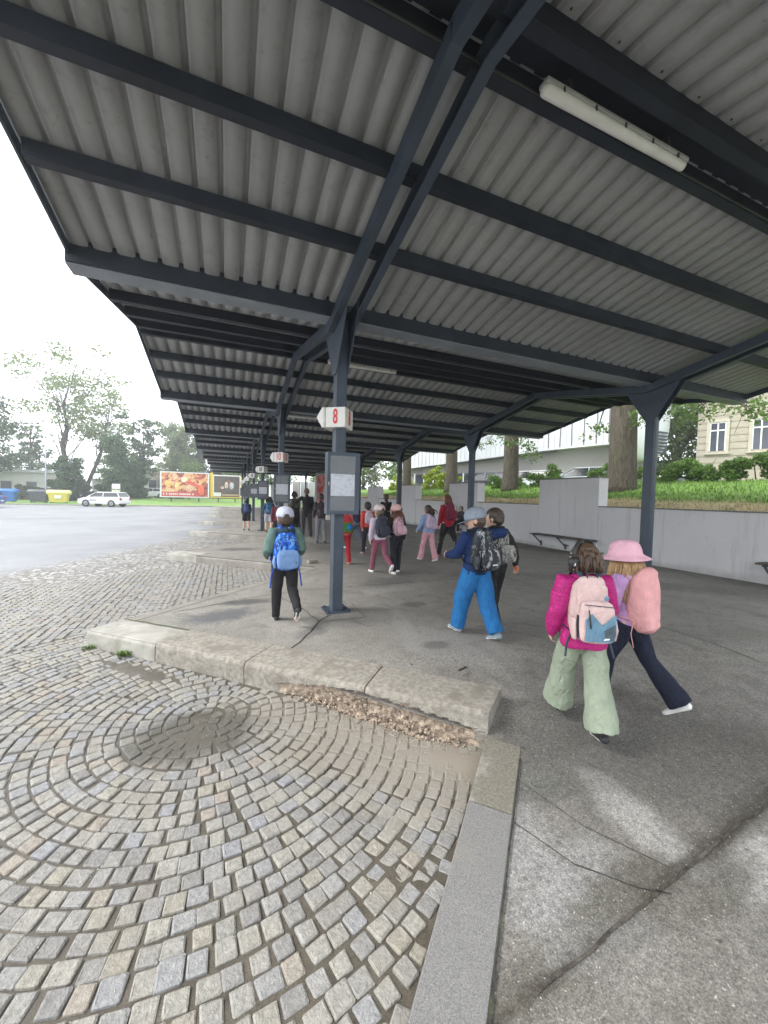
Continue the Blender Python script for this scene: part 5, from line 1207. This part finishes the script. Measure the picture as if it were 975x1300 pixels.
for i, (x, y, h, s_) in enumerate(((19, 38, 8, 1), (16, 46, 9, 2), (24, 44, 10, 3), (21, 32, 6.5, 4), (14, 52, 8, 5), (30, 38, 11, 6))):
    tree(['leafy green tree beyond the far end of the wall', 'light green tree beyond the far posts', 'broad green tree behind the bank', 'lower green tree by the end of the white building', 'green tree at the far end of the platforms', 'tall green tree behind the white building'][i], (x, y, 1.8), h, 'round', LO if i % 2 else LG, 7000, .28, .22, 40+s_, .38, start=.12, cr=.2)
# ---- left background trees (beyond the bus lot)
tree('tall open-crowned tree with a leaning second stem behind the lamp post', (-20.2,63,-.2), 19, 'open', LO, 3200, .36, .42, 11, .42, start=.42, lean=(.6,0), cl=20, cr=.12, barkm=mBarkD)
tree('slanting tall tree crossing behind the open-crowned one', (-17.8,63,-.2), 16, 'open', LO, 2200, .36, .3, 12, .34, start=.45, lean=(3.2,0), cl=15, cr=.12, barkm=mBarkD)
tree('dark conifer left of the tall open tree', (-27.5,74,0), 11.5, 'cone', LC, 7000, .34, .3, 13, .30, start=.1, cl=44, cr=.13)
tree('green tree cut off by the left edge of the photo', (-28.3,62,0), 14, 'round', LC, 7000, .38, .3, 14, .22, start=.12, cr=.15)
tree('round ivy-clad tree behind the grey container', (-18.6,60,-.2), 5.4, 'round', LD, 9000, .26, .3, 15, .30, start=.02, cr=.2)
tree('pale green bushy tree between the tall trees', (-15.5,68,0), 7.5, 'round', LG, 6000, .32, .25, 16, .32, start=.05, cr=.18)
tree('tall ivy-covered tree behind the white estate car', (-13.0,59,-.2), 8.2, 'column', LD, 10000, .26, .35, 17, .24, start=.02, cl=36, cr=.15)
tree('second ivy-covered trunk right of the first', (-11.1,60,-.2), 5.6, 'column', LD, 6000, .24, .3, 18, .26, start=.02, cl=28, cr=.15)
tree('thin dark-leaved tree above the shop roofs', (-12.2,70,0), 13, 'open', LC, 2600, .42, .25, 19, .26, start=.35, cl=18, cr=.1, barkm=mBarkD)
tree('tall pale poplar left of the billboard', (-8.8,76,0), 13, 'column', LO, 9000, .32, .3, 20, .26, start=.08, cl=34, cr=.12)
tree('slender poplar behind the red billboard', (-6.9,75,0), 12.5, 'column', LO, 8000, .32, .3, 21, .22, start=.08, cl=32, cr=.11)
tree('dark poplar at the tip of the canopy edge', (-4.6,78,0), 12.4, 'column', LC, 9000, .32, .3, 22, .22, start=.08, cl=32, cr=.11)
tree('pointed conifer beside the canopy edge', (-1.7,76,0), 8.2, 'cone', LC, 7000, .3, .3, 23, .30, start=.05, cl=34, cr=.13)
tree('fresh green young tree peeping over the red billboard', (-5.1,62,0), 5.4, 'round', LG, 3500, .22, .16, 24, .26, start=.2, cr=.2)
tree('leafy tree above the far panels under the canopy', (6.5,66,0), 8, 'round', LG, 5000, .28, .2, 25, .4, start=.1, cr=.2)
tree('green tree beyond the yellow-framed billboard', (1.8,74,0), 8.5, 'round', LO, 5000, .28, .2, 26, .4, start=.1, cr=.2)
def lowhedge(label, x0, x1, y, h, seed, m, n):
    rg = random.Random(seed); t = thing('hedge', label, 'hedge', ((x0+x1)/2, y, -.2)); C = []; Rr = []
    for i in range(int((x1-x0)*3.2)):
        C.append((rg.uniform(x0, x1)-(x0+x1)/2, rg.gauss(0, .4), h*rg.uniform(.2, .85))); Rr.append(rg.uniform(.35, .6))
    leaves('foliage', C, Rr, n, .2, m, t, seed, .85); MB().box((-(x1-x0)/2, -.2, 0), ((x1-x0)/2, .2, h*.6)).build('stem_core', mBarkD, t)
lowhedge('dark clipped hedge behind the waste containers', -24.5, -19.5, 62, 2.9, 31, LD, 6000)
lowhedge('dark hedge behind the white estate car', -17.5, -10.4, 61, 2.5, 32, LD, 9000)
# far bank of grass beyond the lot
mFG = mat('lawn_grass', (0.13,0.24,0.05), 0.95, 0.22, 1.2, bmp=.4, col2=(0.20,0.23,0.09), sc2=.4)
def zf(x, y): return -.15+.055*max(0, y-48.6)*(1 if y < 60 else 1) if y < 60 else .48
V = []; F = []; xs = np.linspace(-70, 12, 42); ys = [48.3, 48.6, 50, 52, 55, 58, 60, 75, 110]
for y in ys:
    for x in xs: V.append((x, y+.0 if y > 49 else y, zf(x, y)*(1 if x > -14 else .25)-(0 if x > -14 else .1)))
n = len(xs)
for j in range(len(ys)-1):
    for i in range(n-1): a = j*n+i; F.append((a, a+1, a+n+1, a+n))
o = npmesh('lawn', V, F, mFG); tag(o, kind='structure')
kb = MB().box((-70,48.05,-.4),(9.5,48.3,-.04)); tag(kb.build('lawn_kerb', mat('lawn_kerb_stone', (0.30,0.29,0.25), .9, .2, 3), None), kind='structure')

# ------------------------------------------------------------------ vehicles
mTyre = mat('tyre', (.02,.02,.02), .85); mRim = mat('rim', (.35,.36,.38), .35, metal=.7); mWin = mat('window_glass', (.015,.02,.025), .12, .1, 3, spec=.8)
mHl = mat('headlamp', (.55,.57,.6), .2); mTl = mat('tail_lamp', (.35,.02,.02), .3)
def car(label, loc, rz, paint, L=4.6, group=None, est=True, plate=True):
    t = thing('parked_car', label, 'car', loc, R(rz), group); W = .89
    # side outline (x forward, z up), rounded by a taper towards the ends
    low = [(-L/2,.42),(-L/2+.06,.30),(L/2-.10,.26),(L/2,.40),(L/2-.02,.62),(L/2-.28,.80),(L*.27,.95),(-L/2+.12,1.0),(-L/2+.02,.86)]
    V = []; F = []; secs = [(-W, .90, .05), (-W*.96, .97, .01), (-W*.5, 1.0, 0), (W*.5, 1.0, 0), (W*.96, .97, .01), (W, .90, .05)]; n = len(low)
    for (y, sc, dz) in secs:
        for (x, z) in low: V.append((x*(.985 if abs(y) > W*.9 else 1), y, (z-.6)*sc+.6))
    for i in range(len(secs)-1):
        for j in range(n): F.append((i*n+j, (i+1)*n+j, (i+1)*n+(j+1) % n, i*n+(j+1) % n))
    F += [tuple(range(n)), tuple(range((len(secs)-1)*n, len(secs)*n))[::-1]]
    body = MB().add(V, F).build('body', paint, t, bevel=.03)
    rear = -L/2+.12 if est else -L/2+.55
    def cab(w0, w1, a, b_, z0, z1, x0, x1): 
        P = [(x0, -w0, z0), (x1, -w0, z0), (x1, w0, z0), (x0, w0, z0), (a, -w1, z1), (b_, -w1, z1), (b_, w1, z1), (a, w1, z1)]
        return MB().add([Vector(p) for p in P], [(0,3,2,1),(4,5,6,7),(0,1,5,4),(1,2,6,5),(2,3,7,6),(3,0,4,7)])
    cab(W*.93, W*.74, rear+.30, L*.09, .93, 1.42, rear, L*.27).build('cabin', mWin, t, bevel=.04)
    cab(W*.75, W*.70, rear+.30, L*.08, 1.415, 1.46, rear+.22, L*.11).build('roof', paint, t, bevel=.03)
    for xa, xb in ((L*.27, L*.09), (rear, rear+.30)):
        m = MB()
        for s_ in (-1, 1): m.beam((xa, s_*W*.925, .93), (xb, s_*W*.745, 1.42), .06, .05)
        m.build('pillar', paint, t)
    m = MB()
    for s_ in (-1, 1): m.beam((-L*.09, s_*W*.93, .93), (-L*.09, s_*W*.755, 1.42), .05, .05, up=(1,0,0))
    m.build('pillar', paint, t)
    for x in (L*.30, -L*.295):
        for s_ in (-1, 1):
            MB().loft([(x, s_*(W-.10), .32), (x, s_*(W+.012), .32)], [.36, .36], 20, cap=False).build('wheel_arch', mTyre, t)
            wh = MB().loft([(x, s_*(W-.16), .32), (x, s_*(W+.02), .32)], [.32, .32], 20, cap=False).build('wheel', mTyre, t)
            q = MB().loft([(x, s_*(W+.021), .32), (x, s_*(W+.03), .32)], [.21, .20], 16, cap=False)
            for a in range(5): q.beam((x, s_*(W+.031), .32), (x+.2*math.cos(a*1.2566), s_*(W+.031), .32+.2*math.sin(a*1.2566)), .012, .05, up=(0, 1, 0))
            q.build('rim', mRim, wh)
    for s_ in (-1, 1):
        MB().box((L/2-.14, s_*.72-.16, .62), (L/2-.02, s_*.72+.12, .74)).build('headlight', mHl, t, bevel=.02)
        MB().box((-L/2-.005, s_*.74-.12, .68), (-L/2+.12, s_*.74+.12, .92)).build('tail_light', mTl, t, bevel=.02)
        MB().box((L*.19, s_*(W+.0)-.02, .95), (L*.19+.14, s_*(W+.13), 1.08)).build('mirror', paint, t, bevel=.02)
        MB().box((L*.02, s_*(W-.012), .78), (L*.02+.16, s_*(W+.012), .81)).build('door_handle', paint, t); 
    MB().box((-L/2-.012, -.26, .50), (-L/2+.02, .26, .61)).build('number_plate', mWh, t)
    MB().box((L/2-.06, -.5, .34), (L/2+.012, .5, .50)).build('grille', mTyre, t, bevel=.02)
    return t
pw = mat('car_white', (.72,.73,.75), .25, .03, 2, spec=.6); pg = mat('car_silver', (.42,.45,.48), .25, .05, 2, spec=.6); pr = mat('car_red', (.40,.03,.03), .3, .05, 2); pb = mat('car_blue', (.03,.10,.32), .3, .05, 2); pd = mat('car_dark', (.04,.045,.055), .3, .05, 2)
c = car('white estate car driving side-on across the far side of the bus lot', (-11.4,46.2,-.165), 160, pw, L=4.1)
for s_ in (-1, 1): MB().box((.2, s_*.905-.006, .58), (.9, s_*.905+.006, .70)).build('side_print', mat('faded_print', (.30,.32,.36), .6), c)
car('blue car mostly cut off at the left edge of the photo', (-19.6,41.2,-.165), 185, pb)
car('white car with dark window behind the lawn, left of the red billboard', (-10.6,66,.5), 182, pw)
car('red car behind the lawn next to the red billboard', (-8.6,68.5,.5), 176, pr, est=False)
car('pale silver car just left of the red billboard frame', (-7.0,64.5,.5), 95, pg)
car('white car roof showing behind bushes left of the second trunk', (18.3,19.6,1.95), 110, pw)
car('silver car behind the bush right of the second trunk', (18.6,15.6,1.95), 112, pg)
car('dark car beside the yellow-green shrub', (18.0,23.6,1.95), 108, pd)
car('dark blue car seen through the gap at the hedge by the stone house', (20.6,12.6,1.35), 60, pd)

# ------------------------------------------------------------------ waste containers, lamp post, small signs
def container(label, loc, rz, m, ml, w_=1.5):
    t = thing('waste_container', label, 'container', loc, R(rz)); P = []
    V = [(-w_/2*.86,-.42,.16),(w_/2*.86,-.42,.16),(w_/2*.86,.42,.16),(-w_/2*.86,.42,.16),(-w_/2,-.52,1.0),(w_/2,-.52,1.0),(w_/2,.52,1.0),(-w_/2,.52,1.0)]
    MB().add(V, [(0,3,2,1),(4,5,6,7),(0,1,5,4),(1,2,6,5),(2,3,7,6),(3,0,4,7)]).build('body', m, t, bevel=.03)
    MB().loft([(-w_/2-.03, 0, 1.03), (w_/2+.03, 0, 1.03)], [(.54, .24)]*2, 20, side=(0,1,0)).build('lid', ml, t, smooth=True)
    r_ = MB()
    for i in range(4): x = -w_/2+w_*(i+.5)/4; r_.beam((x, -.44, .2), (x, -.535, .95), .05, .03)
    o_ = r_.build('rib', m, t); o_['kind'] = 'stuff'; t.scale = (.95, 1, 1.2)
    for sx in (-1, 1):
        for sy in (-1, 1): MB().loft([(sx*w_*.36-.03, sy*.36, .09), (sx*w_*.36+.03, sy*.36, .09)], [.09, .09], 12, cap=False).build('wheel', mTyre, t)
        MB().box((sx*(w_/2+.02)-.03, -.14, .82), (sx*(w_/2+.02)+.03, .14, .9)).build('lifting_arm', mRim, t)
    return t
cg = mat('plastic_grey', (.07,.075,.085), .5, .1, 3); cy = mat('plastic_yellow', (.60,.50,.09), .5, .1, 3); cbm = mat('plastic_blue', (.015,.13,.42), .5, .1, 3)
container('dark grey waste container left of the yellow one', (-18.9,52.6,-.16), 4, cg, cg, 1.6)
tc_ = container('yellow recycling container with pale lid beside the grey one', (-17.1,52.4,-.16), 4, cy, mat('plastic_yellow_pale', (.66,.60,.25), .5, .1, 3), 1.8)
MB().box((-.3,-.56,.5),(.35,-.545,.8)).build('label_plate', mWh, tc_)
container('bright blue recycling container at the left edge of the photo', (-21.9,53.6,-.16), 4, cbm, cbm, 1.4)
lp = thing('lamp_post', 'grey street lamp post rising behind the grey container', 'lamp post', (-20.2,58.0,-.2)); mPo = mat('galvanised', (.30,.33,.37), .5, .1, 3, metal=.3)
MB().loft([(0,0,0),(0,0,1.2),(0,0,7.4)], [.13,.09,.05], 12, cap=False).build('pole', mPo, lp, smooth=True)
MB().loft([(0,0,7.35),(0,-.3,7.6),(0,-.9,7.7)], [.05,.04,.04], 8).build('arm', mPo, lp, smooth=True); MB().box((-.12,-1.5,7.64),(.12,-.8,7.78)).build('lamp_head', mPo, lp, bevel=.03)
sg = thing('information_board', 'small white two-part board on a post behind the white estate car', 'sign', (-12.2,54,-.1))
MB().loft([(0,0,0),(0,0,2.4)], [.04,.04], 8, cap=False).build('post', mPo, sg); MB().box((-.42,-.06,1.75),(.42,-.04,2.35)).build('upper_panel', mWh, sg); MB().box((-.42,-.06,1.05),(.42,-.04,1.66)).build('lower_panel', mat('cream_panel', (.66,.60,.48), .6), sg)

# ------------------------------------------------------------------ billboards
def adprint(name, cols, scale):
    m, nt, bb, co = newmat(name, .45, 0, .4)
    n = noise(nt, co, scale, 2, .5, 1.2); nt.links.new(ramp(nt, n, cols), bb.inputs['Base Color']); return m
mFrW = mat('billboard_white', (.66,.67,.68), .5, .05); mFrY = mat('billboard_yellow', (.75,.55,.07), .5, .05)
bb1 = thing('billboard', 'wide billboard with a red and orange food advert and white frame on the lawn', 'billboard', (-5.05,55.6,.25)); w_, z0, z1 = 2.75, .62, 3.72
MB().box((-w_,-.1,z0),(w_,.1,z1)).build('panel', adprint('advert_food', [(0.34, (.10,.04,.06)), (.44, (.42,.09,.05)), (.5, (.62,.28,.10)), (.58, (.70,.52,.30)), (.68, (.50,.10,.08))], 1.1), bb1)
fr = MB().box((-w_-.09,-.14,z0-.09),(w_+.09,-.101,z0+.04)).box((-w_-.09,-.14,z1-.04),(w_+.09,-.101,z1+.09)).box((-w_-.09,-.14,z0+.041),(-w_+.08,-.101,z1-.041)).box((w_-.08,-.14,z0+.041),(w_+.09,-.101,z1-.041)); fr.build('frame', mFrW, bb1)
MB().box((-w_+.081,-.108,z0+.041),(w_-1.0,-.1015,z0+.62)).build('red_band', mat('ad_red', (.50,.07,.07), .5), bb1)
m = MB(); rg = random.Random(4); x = -w_+.25
while x < .9:
    l = rg.uniform(.10, .2); m.box((x,-.115,z0+.24), (x+l,-.109,z0+.44)); x += l+.06+(.14 if rg.random() < .16 else 0)
m.build('slogan', mWh, bb1)
MB().ball((1.85,-.09,1.55), (.42,.03,.75)).build('printed_bottle', mat('ad_orange_red', (.72,.14,.06), .5), bb1, smooth=True)
MB().ball((1.85,-.08,2.55), (.22,.035,.30)).build('printed_cap', mat('ad_amber', (.72,.40,.10), .5), bb1, smooth=True)
for i, (x, z, a, b_) in enumerate(((-1.9,2.3,.6,.62),(-.95,2.0,.38,.7),(-.15,2.85,.5,.45),(.55,1.75,.8,.5))): MB().ball((x,-.08,z), (a,.03,b_)).build('printed_shape', mat('ad_gold%d' % i, [(.70,.42,.14),(.72,.50,.2),(.74,.64,.45),(.62,.40,.28)][i], .5, .3, 3), bb1, smooth=True)
MB().add([(.1,-.118,2.4),(1.6,-.118,1.75),(1.7,-.118,2.1),(.4,-.118,2.8)], [(0,1,2,3)]).build('printed_stripe', mat('ad_stripe', (.60,.10,.07), .5), bb1)
m = MB()
for x in (-1.6, 1.6): m.box((x-.06,-.05,-.4),(x+.06,.05,z0-.09))
m.build('leg', mSd, bb1)
bb2 = thing('billboard', 'billboard with dark advert and yellow frame next to the red one', 'billboard', (-.02,55.9,.3)); w_ = 1.75
MB().box((-w_,-.1,z0),(w_,.1,z1-.1)).build('panel', mat('ad_dark', (.10,.085,.08), .5, .3, 1.5), bb2)
fr = MB().box((-w_-.35,-.14,z0-.09),(w_+.09,-.101,z0+.02)).box((-w_-.35,-.14,z0+.021),(-w_+.0,-.101,z1+.12)).box((w_-.05,-.14,z0+.021),(w_+.12,-.101,z1-.2)); fr.build('frame', mFrY, bb2)
MB().box((-w_+.001,-.125,z1-.28),(w_-.051,-.101,z1-.12)).box((-w_+.001,-.125,z0+.1),(-w_+.12,-.101,z1-.281)).box((w_-.2,-.125,z0+.1),(w_-.051,-.101,z1-.281)).build('inner_border', mWh, bb2)
for i, (x, z, a, b_, c) in enumerate(((-.1,2.25,.32,.6,(.62,.45,.38)),(.55,2.2,.4,.65,(.5,.5,.52)),(.28,2.75,.16,.3,(.45,.1,.08)),(-.6,1.9,.35,.25,(.55,.35,.3)))): MB().ball((x,-.08,z), (a,.03,b_)).build('printed_shape', mat('ad_fig%d' % i, c, .5, .35, 6), bb2, smooth=True)
MB().box((-w_+.13,-.135,z0+.1),(-.75,-.126,z0+.62)).build('white_label', mWh, bb2); MB().box((-.6,-.13,z0+.2),(1.45,-.126,z0+.42)).build('gold_line', mat('ad_tan', (.42,.30,.18), .5), bb2)
m = MB()
for x in (-1.1, 1.0): m.box((x-.06,-.05,-.4),(x+.06,.05,z0-.09))
m.build('leg', mSd, bb2)

# ------------------------------------------------------------------ buildings on the left
mWB = mat('render_white', (.62,.61,.58), .8, .06, 1); mRf = mat('roof_pale', (.55,.56,.58), .5, .08, 1); mDk = mat('shopfront_dark', (.05,.07,.09), .3, .3, 1.2, spec=.6); mCr = mat('fascia_cream', (.55,.50,.40), .7, .1, 1)
def lowbuilding(label, loc, rz, w_, d_, h, wins, pitched=False, wm=None):
    t = thing('building', label, 'building', loc, R(rz)); MB().box((-w_/2,0,0),(w_/2,d_,h)).build('wall', wm or mWB, t)
    if pitched: 
        V = [(-w_/2-.3,-.5,h),(w_/2+.3,-.5,h),(w_/2+.3,d_+.5,h),(-w_/2-.3,d_+.5,h),(-w_/2+1.5,d_/2,h+1.3),(w_/2-1.5,d_/2,h+1.3)]
        MB().add(V, [(0,1,5,4),(2,3,4,5),(1,2,5),(3,0,4),(0,3,2,1)]).build('roof', mRf, t)
    else: MB().box((-w_/2-.3,-.5,h),(w_/2+.3,d_,h+.35)).build('roof', mRf, t)
    for (x, z, ww, hh) in wins:
        f = MB().box((x-ww/2,-.05,z),(x+ww/2,-.002,z+hh)).build('window', mCr, t); MB().box((x-ww/2+.06,-.07,z+.06),(x+ww/2-.06,-.051,z+hh-.06)).build('pane', mDk, f)
    return t
lowbuilding('long low white building with pale flat roof at the far left', (-30,66,.0), 3, 17, 8, 3.6, [(-5+i*2.6,1.3,1.2,1.1) for i in range(6)])
lowbuilding('white-roofed house behind the hedge', (-16.5,72,0), -6, 6, 6, 3.2, [(-1,1.4,1.4,1.1)], True)
t = lowbuilding('small white block with stepped parapet beside the ivy tree', (-13.6,70.5,0), 0, 2.8, 4, 4.3, [(0,2.6,1.6,.9)])
sb_ = lowbuilding('far shop building with dark glass front and pale roof edge', (-5.5,78,.4), 0, 17, 8, 4.6, [(-7+i*2.0,.5,1.8,2.6) for i in range(8)], wm=mCr)
# far end of the canopy: glazed panels and a poster
mPn = mat('panel_white', (.75,.77,.76), .4, .05, 2)
sc_ = thing('end_screen', 'white and glass screen panels at the far end of the canopy', 'screen', (9.9,47.0,0))
for i in range(7):
    x = -2.6+i*.95; MB().box((x,-.03,.25),(x+.80,.03,3.1)).build('panel', mPn if i not in (0,) else mWh, sc_); MB().box((x+.82,-.05,0),(x+.90,.05,3.2)).build('post', mSt, sc_)
pk = thing('kiosk', 'white ticket kiosk standing at the far end of the platforms', 'kiosk', (5.6,46.5,0)); MB().box((-1,-1,0),(1,1,2.6)).build('wall', mPn, pk); MB().box((-1.2,-1.2,2.6),(1.2,1.2,2.8)).build('roof', mSt, pk); MB().box((-.7,-1.03,1.0),(.7,-1.001,2.0)).build('window', mDk, pk)
ps = thing('poster_panel', 'red poster in a grey frame on the far platform', 'poster', (6.05,25.5,0)); MB().box((-.55,-.05,.9),(.55,.05,3.0)).build('frame', mPo, ps)
MB().box((-.47,-.06,1.0),(.47,-.051,2.9)).build('poster', adprint('poster_print', [(.35, (.45,.04,.04)), (.5, (.55,.10,.08)), (.58, (.60,.45,.40)), (.7, (.2,.03,.04))], 2.0), ps); MB().box((-.45,-.03,0),(-.40,.03,.9)).box((.40,-.03,0),(.45,.03,.9)).build('leg', mPo, ps)

# ------------------------------------------------------------------ modern hall behind the bank (white ribbed upper storey, grey plinth)
mPl = mat('plinth_grey', (.33,.31,.31), .9, .08, .8, bmp=.2); mUp = mat('cladding_white', (.68,.70,.73), .55, .05, .6); mGz = mat('band_glazing', (.03,.04,.06), .15, .3, 1.5, spec=.8)
hall = thing('modern_hall', 'modern hall with white ribbed upper storey over a windowed grey plinth', 'building', (22.6,22.5,1.9))
def hb(mb, name, m, par=None, **k):
    o = mb.build(name, m, None, **k); o.parent = par or hall; o.matrix_parent_inverse = Matrix.Translation((-22.6,-22.5,-1.9)) if par is None else Matrix.Identity(4); return o
A_, B_, C_ = Vector((15.2,32.5,0)), Vector((22.6,22.6,0)), Vector((27.0,17.0,0))
nrm = Vector((.8,.6,0))
def wallseg(a, b_, za0, zb0, za1, zb1, th, m, name, off=0.0):
    d = (b_-a).normalized(); nn = Vector((d.y, -d.x, 0)); nn = nn if nn.dot(Vector((1, 1, 0))) > 0 else -nn
    P = [a-nn*off+Vector((0,0,za0)), b_-nn*off+Vector((0,0,zb0)), b_-nn*off+Vector((0,0,zb1)), a-nn*off+Vector((0,0,za1))]; Q = [p+nn*th for p in P]
    return hb(MB().add(P+Q, [(0,1,2,3),(7,6,5,4),(0,4,5,1),(1,5,6,2),(2,6,7,3),(3,7,4,0)]), name, m)
wallseg(A_, B_, 1.6, 1.6, 4.1, 5.35, 3.0, mPl, 'plinth', -.6); wallseg(B_, C_, 1.6, 1.6, 5.35, 5.85, 3.0, mPl, 'plinth', -.6)
wallseg(A_, B_, 4.1, 5.35, 11, 11, 3.0, mUp, 'upper_storey', .25); wallseg(B_, C_, 5.35, 5.85, 11, 11, 3.0, mUp, 'upper_storey', .25)
wallseg(A_, B_+Vector((.5,-.62,0)), 4.08, 5.33, 4.16, 5.42, .7, mat('drip_edge_grey', (.12,.12,.13), .8), 'drip_edge', .24)  # dark grey strip along the upper storey's lower edge
# glazing band in the plinth
wallseg(A_.lerp(B_, .08), B_.lerp(C_, .12), 2.85, 2.85, 3.55, 3.75, .2, mGz, 'window_band', -.48)
wallseg(A_.lerp(B_, .05), B_.lerp(C_, .13), 3.56, 3.76, 3.66, 3.86, .25, mDk, 'lintel', -.46)
for i in range(12):
    p = A_.lerp(B_, .1+.075*i); hb(MB().box((p.x-.06, p.y-.06, 2.85), (p.x+.02, p.y+.02, 3.7)), 'mullion', mPn)
rg = random.Random(8)
for (a, b_, n, za, zb2) in ((A_, B_, 34, 4.2, 5.45), (B_, C_, 18, 5.5, 6.0)):
    d = (b_-a).normalized(); nn = Vector((d.y, -d.x, 0)); nn = nn if nn.dot(Vector((1, 1, 0))) > 0 else -nn
    for i in range(n):
        t = (i+.5)/n; p = a.lerp(b_, t)-nn*.30; z0 = za+(zb2-za)*t
        dark = (a is B_) 
        m = MB().beam(p+Vector((0,0,z0)), p+d*rg.uniform(-.1,.1)+Vector((0,0,11)), .05, .07, up=(nn.x, nn.y, 0)); hb(m, 'fin', (mat('fin_dark', (.10,.10,.10), .6) if dark and i % 2 == 0 else mUp))
# rounded white prow with louvres
Pw = C_+Vector((.0,-.1,0)); m = MB(); ring = []
for (z, s_) in ((4.4,.55),(4.7,.75),(5.4,.98),(6.6,1.08),(8.5,1.1),(11,1.1)):
    ring.append([(Pw.x-1.1+1.9*s_*math.cos(a), Pw.y+.7-1.3*s_*math.sin(a), z) for a in np.linspace(0, 2*math.pi, 17)[:-1]])
V = [p for r_ in ring for p in r_]; F = [(i*16+j, i*16+(j+1) % 16, (i+1)*16+(j+1) % 16, (i+1)*16+j) for i in range(5) for j in range(16)]+[tuple(range(16))[::-1]]
hb(MB().add(V, F), 'prow', mUp, smooth=True)
for i in range(7): z = 4.75+i*.22; hb(MB().box((Pw.x-1.5, Pw.y-.72, z), (Pw.x-.5, Pw.y-.60, z+.11)), 'louvre', mDk)
# glass link and rail left of the stone house
gl = thing('glass_shelter', 'low blue glass shelter with white rail between hall and stone house', 'shelter', (27.6,15.4,1.9))
MB().box((-.9,-.4,.0),(.9,.4,1.3)).build('glass_wall', mat('blue_glass', (.10,.16,.24), .15, .3, 2, spec=.8), gl); MB().box((-2.2,-.6,1.3),(1.6,.5,1.42)).build('roof_rail', mWh, gl); MB().box((-.7,-.3,1.43),(.4,.3,2.2)).build('upper_box', mat('pale_glass', (.25,.32,.40), .25, .2, 2), gl)
# ------------------------------------------------------------------ old sandstone house
mSn, nt, b, co = newmat('sandstone', .9)
bk = nt.nodes.new('ShaderNodeTexBrick'); bk.inputs['Scale'].default_value = 1; bk.inputs['Brick Width'].default_value = 60.0; bk.inputs['Row Height'].default_value = .42; bk.inputs['Mortar Size'].default_value = .018
bk.inputs['Color1'].default_value = (.34,.31,.25,1); bk.inputs['Color2'].default_value = (.37,.335,.27,1); bk.inputs['Mortar'].default_value = (.25,.21,.16,1)
mp = nt.nodes.new('ShaderNodeMapping'); mp.inputs['Rotation'].default_value = (R(90), 0, 0); nt.links.new(co, mp.inputs[0]); nt.links.new(mp.outputs[0], bk.inputs[0])
c = mixc(nt, .5, bk.outputs[0], ramp(nt, noise(nt, co, 2.5, 5, .6), [(.3, (.30,.27,.21)), (.7, (.40,.37,.30))])); nt.links.new(c, b.inputs['Base Color']); bump(nt, b, noise(nt, co, 20, 4), .3, .02)
mSt3 = mat('stone_trim', (.42,.39,.32), .85, .1, 3, bmp=.2); mWf = mat('window_frame_white', (.66,.65,.62), .6, .05)
H0 = Vector((28.0,15.3,1.7)); H1 = Vector((30.9,8.6,1.7)); ang = math.atan2(H1.y-H0.y, H1.x-H0.x); HL = 18
house = thing('stone_house', 'old sandstone house with courses, tall white windows and small basement windows', 'building', H0, ang)
MB().box((0,0,0),(HL,10,9.5)).build('wall', mSn, house)       # local x runs along the facade, -y... outward
MB().box((-.3,-.4,9.5),(HL+.3,10.3,9.9)).build('cornice', mSt3, house)
# the facade seen from the platform is the side facing -local y or +local y; work out which
nl = Vector((math.sin(ang), -math.cos(ang), 0)); facing = -1 if nl.dot(EYE-H0) > 0 else 1
yf = 0.0
def fy(a, b_): return (-b_, -a) if True else (a, b_)
for k in range(12):      # projecting courses on the ground storey
    z = 2.05+k*.42
    MB().box((0,-.03,z),(HL,-.001,z+.36)).build('stone_course', mSn, house) if k < 11 else None
for i in range(6):
    x = 1.0+i*1.95
    for (w0, z0, z1, kind) in ((.8,3.2,5.0,'tall'),(.62,.62,1.12,'small')):
        fr = MB().box((x-w0/2-.14,-.10,z0-.12),(x-w0/2,-.031,z1+.16)).box((x+w0/2,-.10,z0-.12),(x+w0/2+.14,-.031,z1+.16)).box((x-w0/2,-.10,z1),(x+w0/2,-.031,z1+.16)); 
        wn = MB().box((x-w0/2,-.034,z0),(x+w0/2,-.0305,z1)).build('window', mGz, house)
        fr.build('surround', mSt3, wn); MB().box((x-w0/2-.22,-.18,z0-.20),(x+w0/2+.22,-.031,z0-.121)).build('sill', mSt3, wn)
        if kind == 'tall': MB().box((x-w0/2,-.06,z0),(x-w0/2+.07,-.0345,z1)).box((x+w0/2-.07,-.06,z0),(x+w0/2,-.0345,z1)).box((x-.035,-.06,z0),(x+.035,-.0345,z1)).box((x-w0/2+.071,-.065,z0+1.25),(x+w0/2-.071,-.0346,z0+1.33)).box((x-w0/2+.071,-.06,z1-.07),(x+w0/2-.071,-.0345,z1)).build('frame', mWf, wn)
pp = Vector((29.6,11.0,0))
tree('small ornamental tree with thin pale leaves in front of the stone house', (24.3,8.9,2.0), 3.6, 'open', LO, 500, .10, .05, 71, .5, start=.3, cl=9, cr=.12)

# ------------------------------------------------------------------ added fog box imitating the glare that pales the far trees
hz_m = bpy.data.materials.new('glare_veil'); hz_m.use_nodes = True; nt = hz_m.node_tree; nt.nodes.clear()
pv = nt.nodes.new('ShaderNodeVolumePrincipled'); pv.inputs['Color'].default_value = (.93,.96,1,1); pv.inputs['Density'].default_value = 0.0022; pv.inputs['Anisotropy'].default_value = .2
ou = nt.nodes.new('ShaderNodeOutputMaterial'); nt.links.new(pv.outputs[0], ou.inputs['Volume'])
hz_o = MB().box((-95,-25,-1.9), (95,125,24)).build('glare_veil', hz_m); tag(hz_o, kind='stuff')
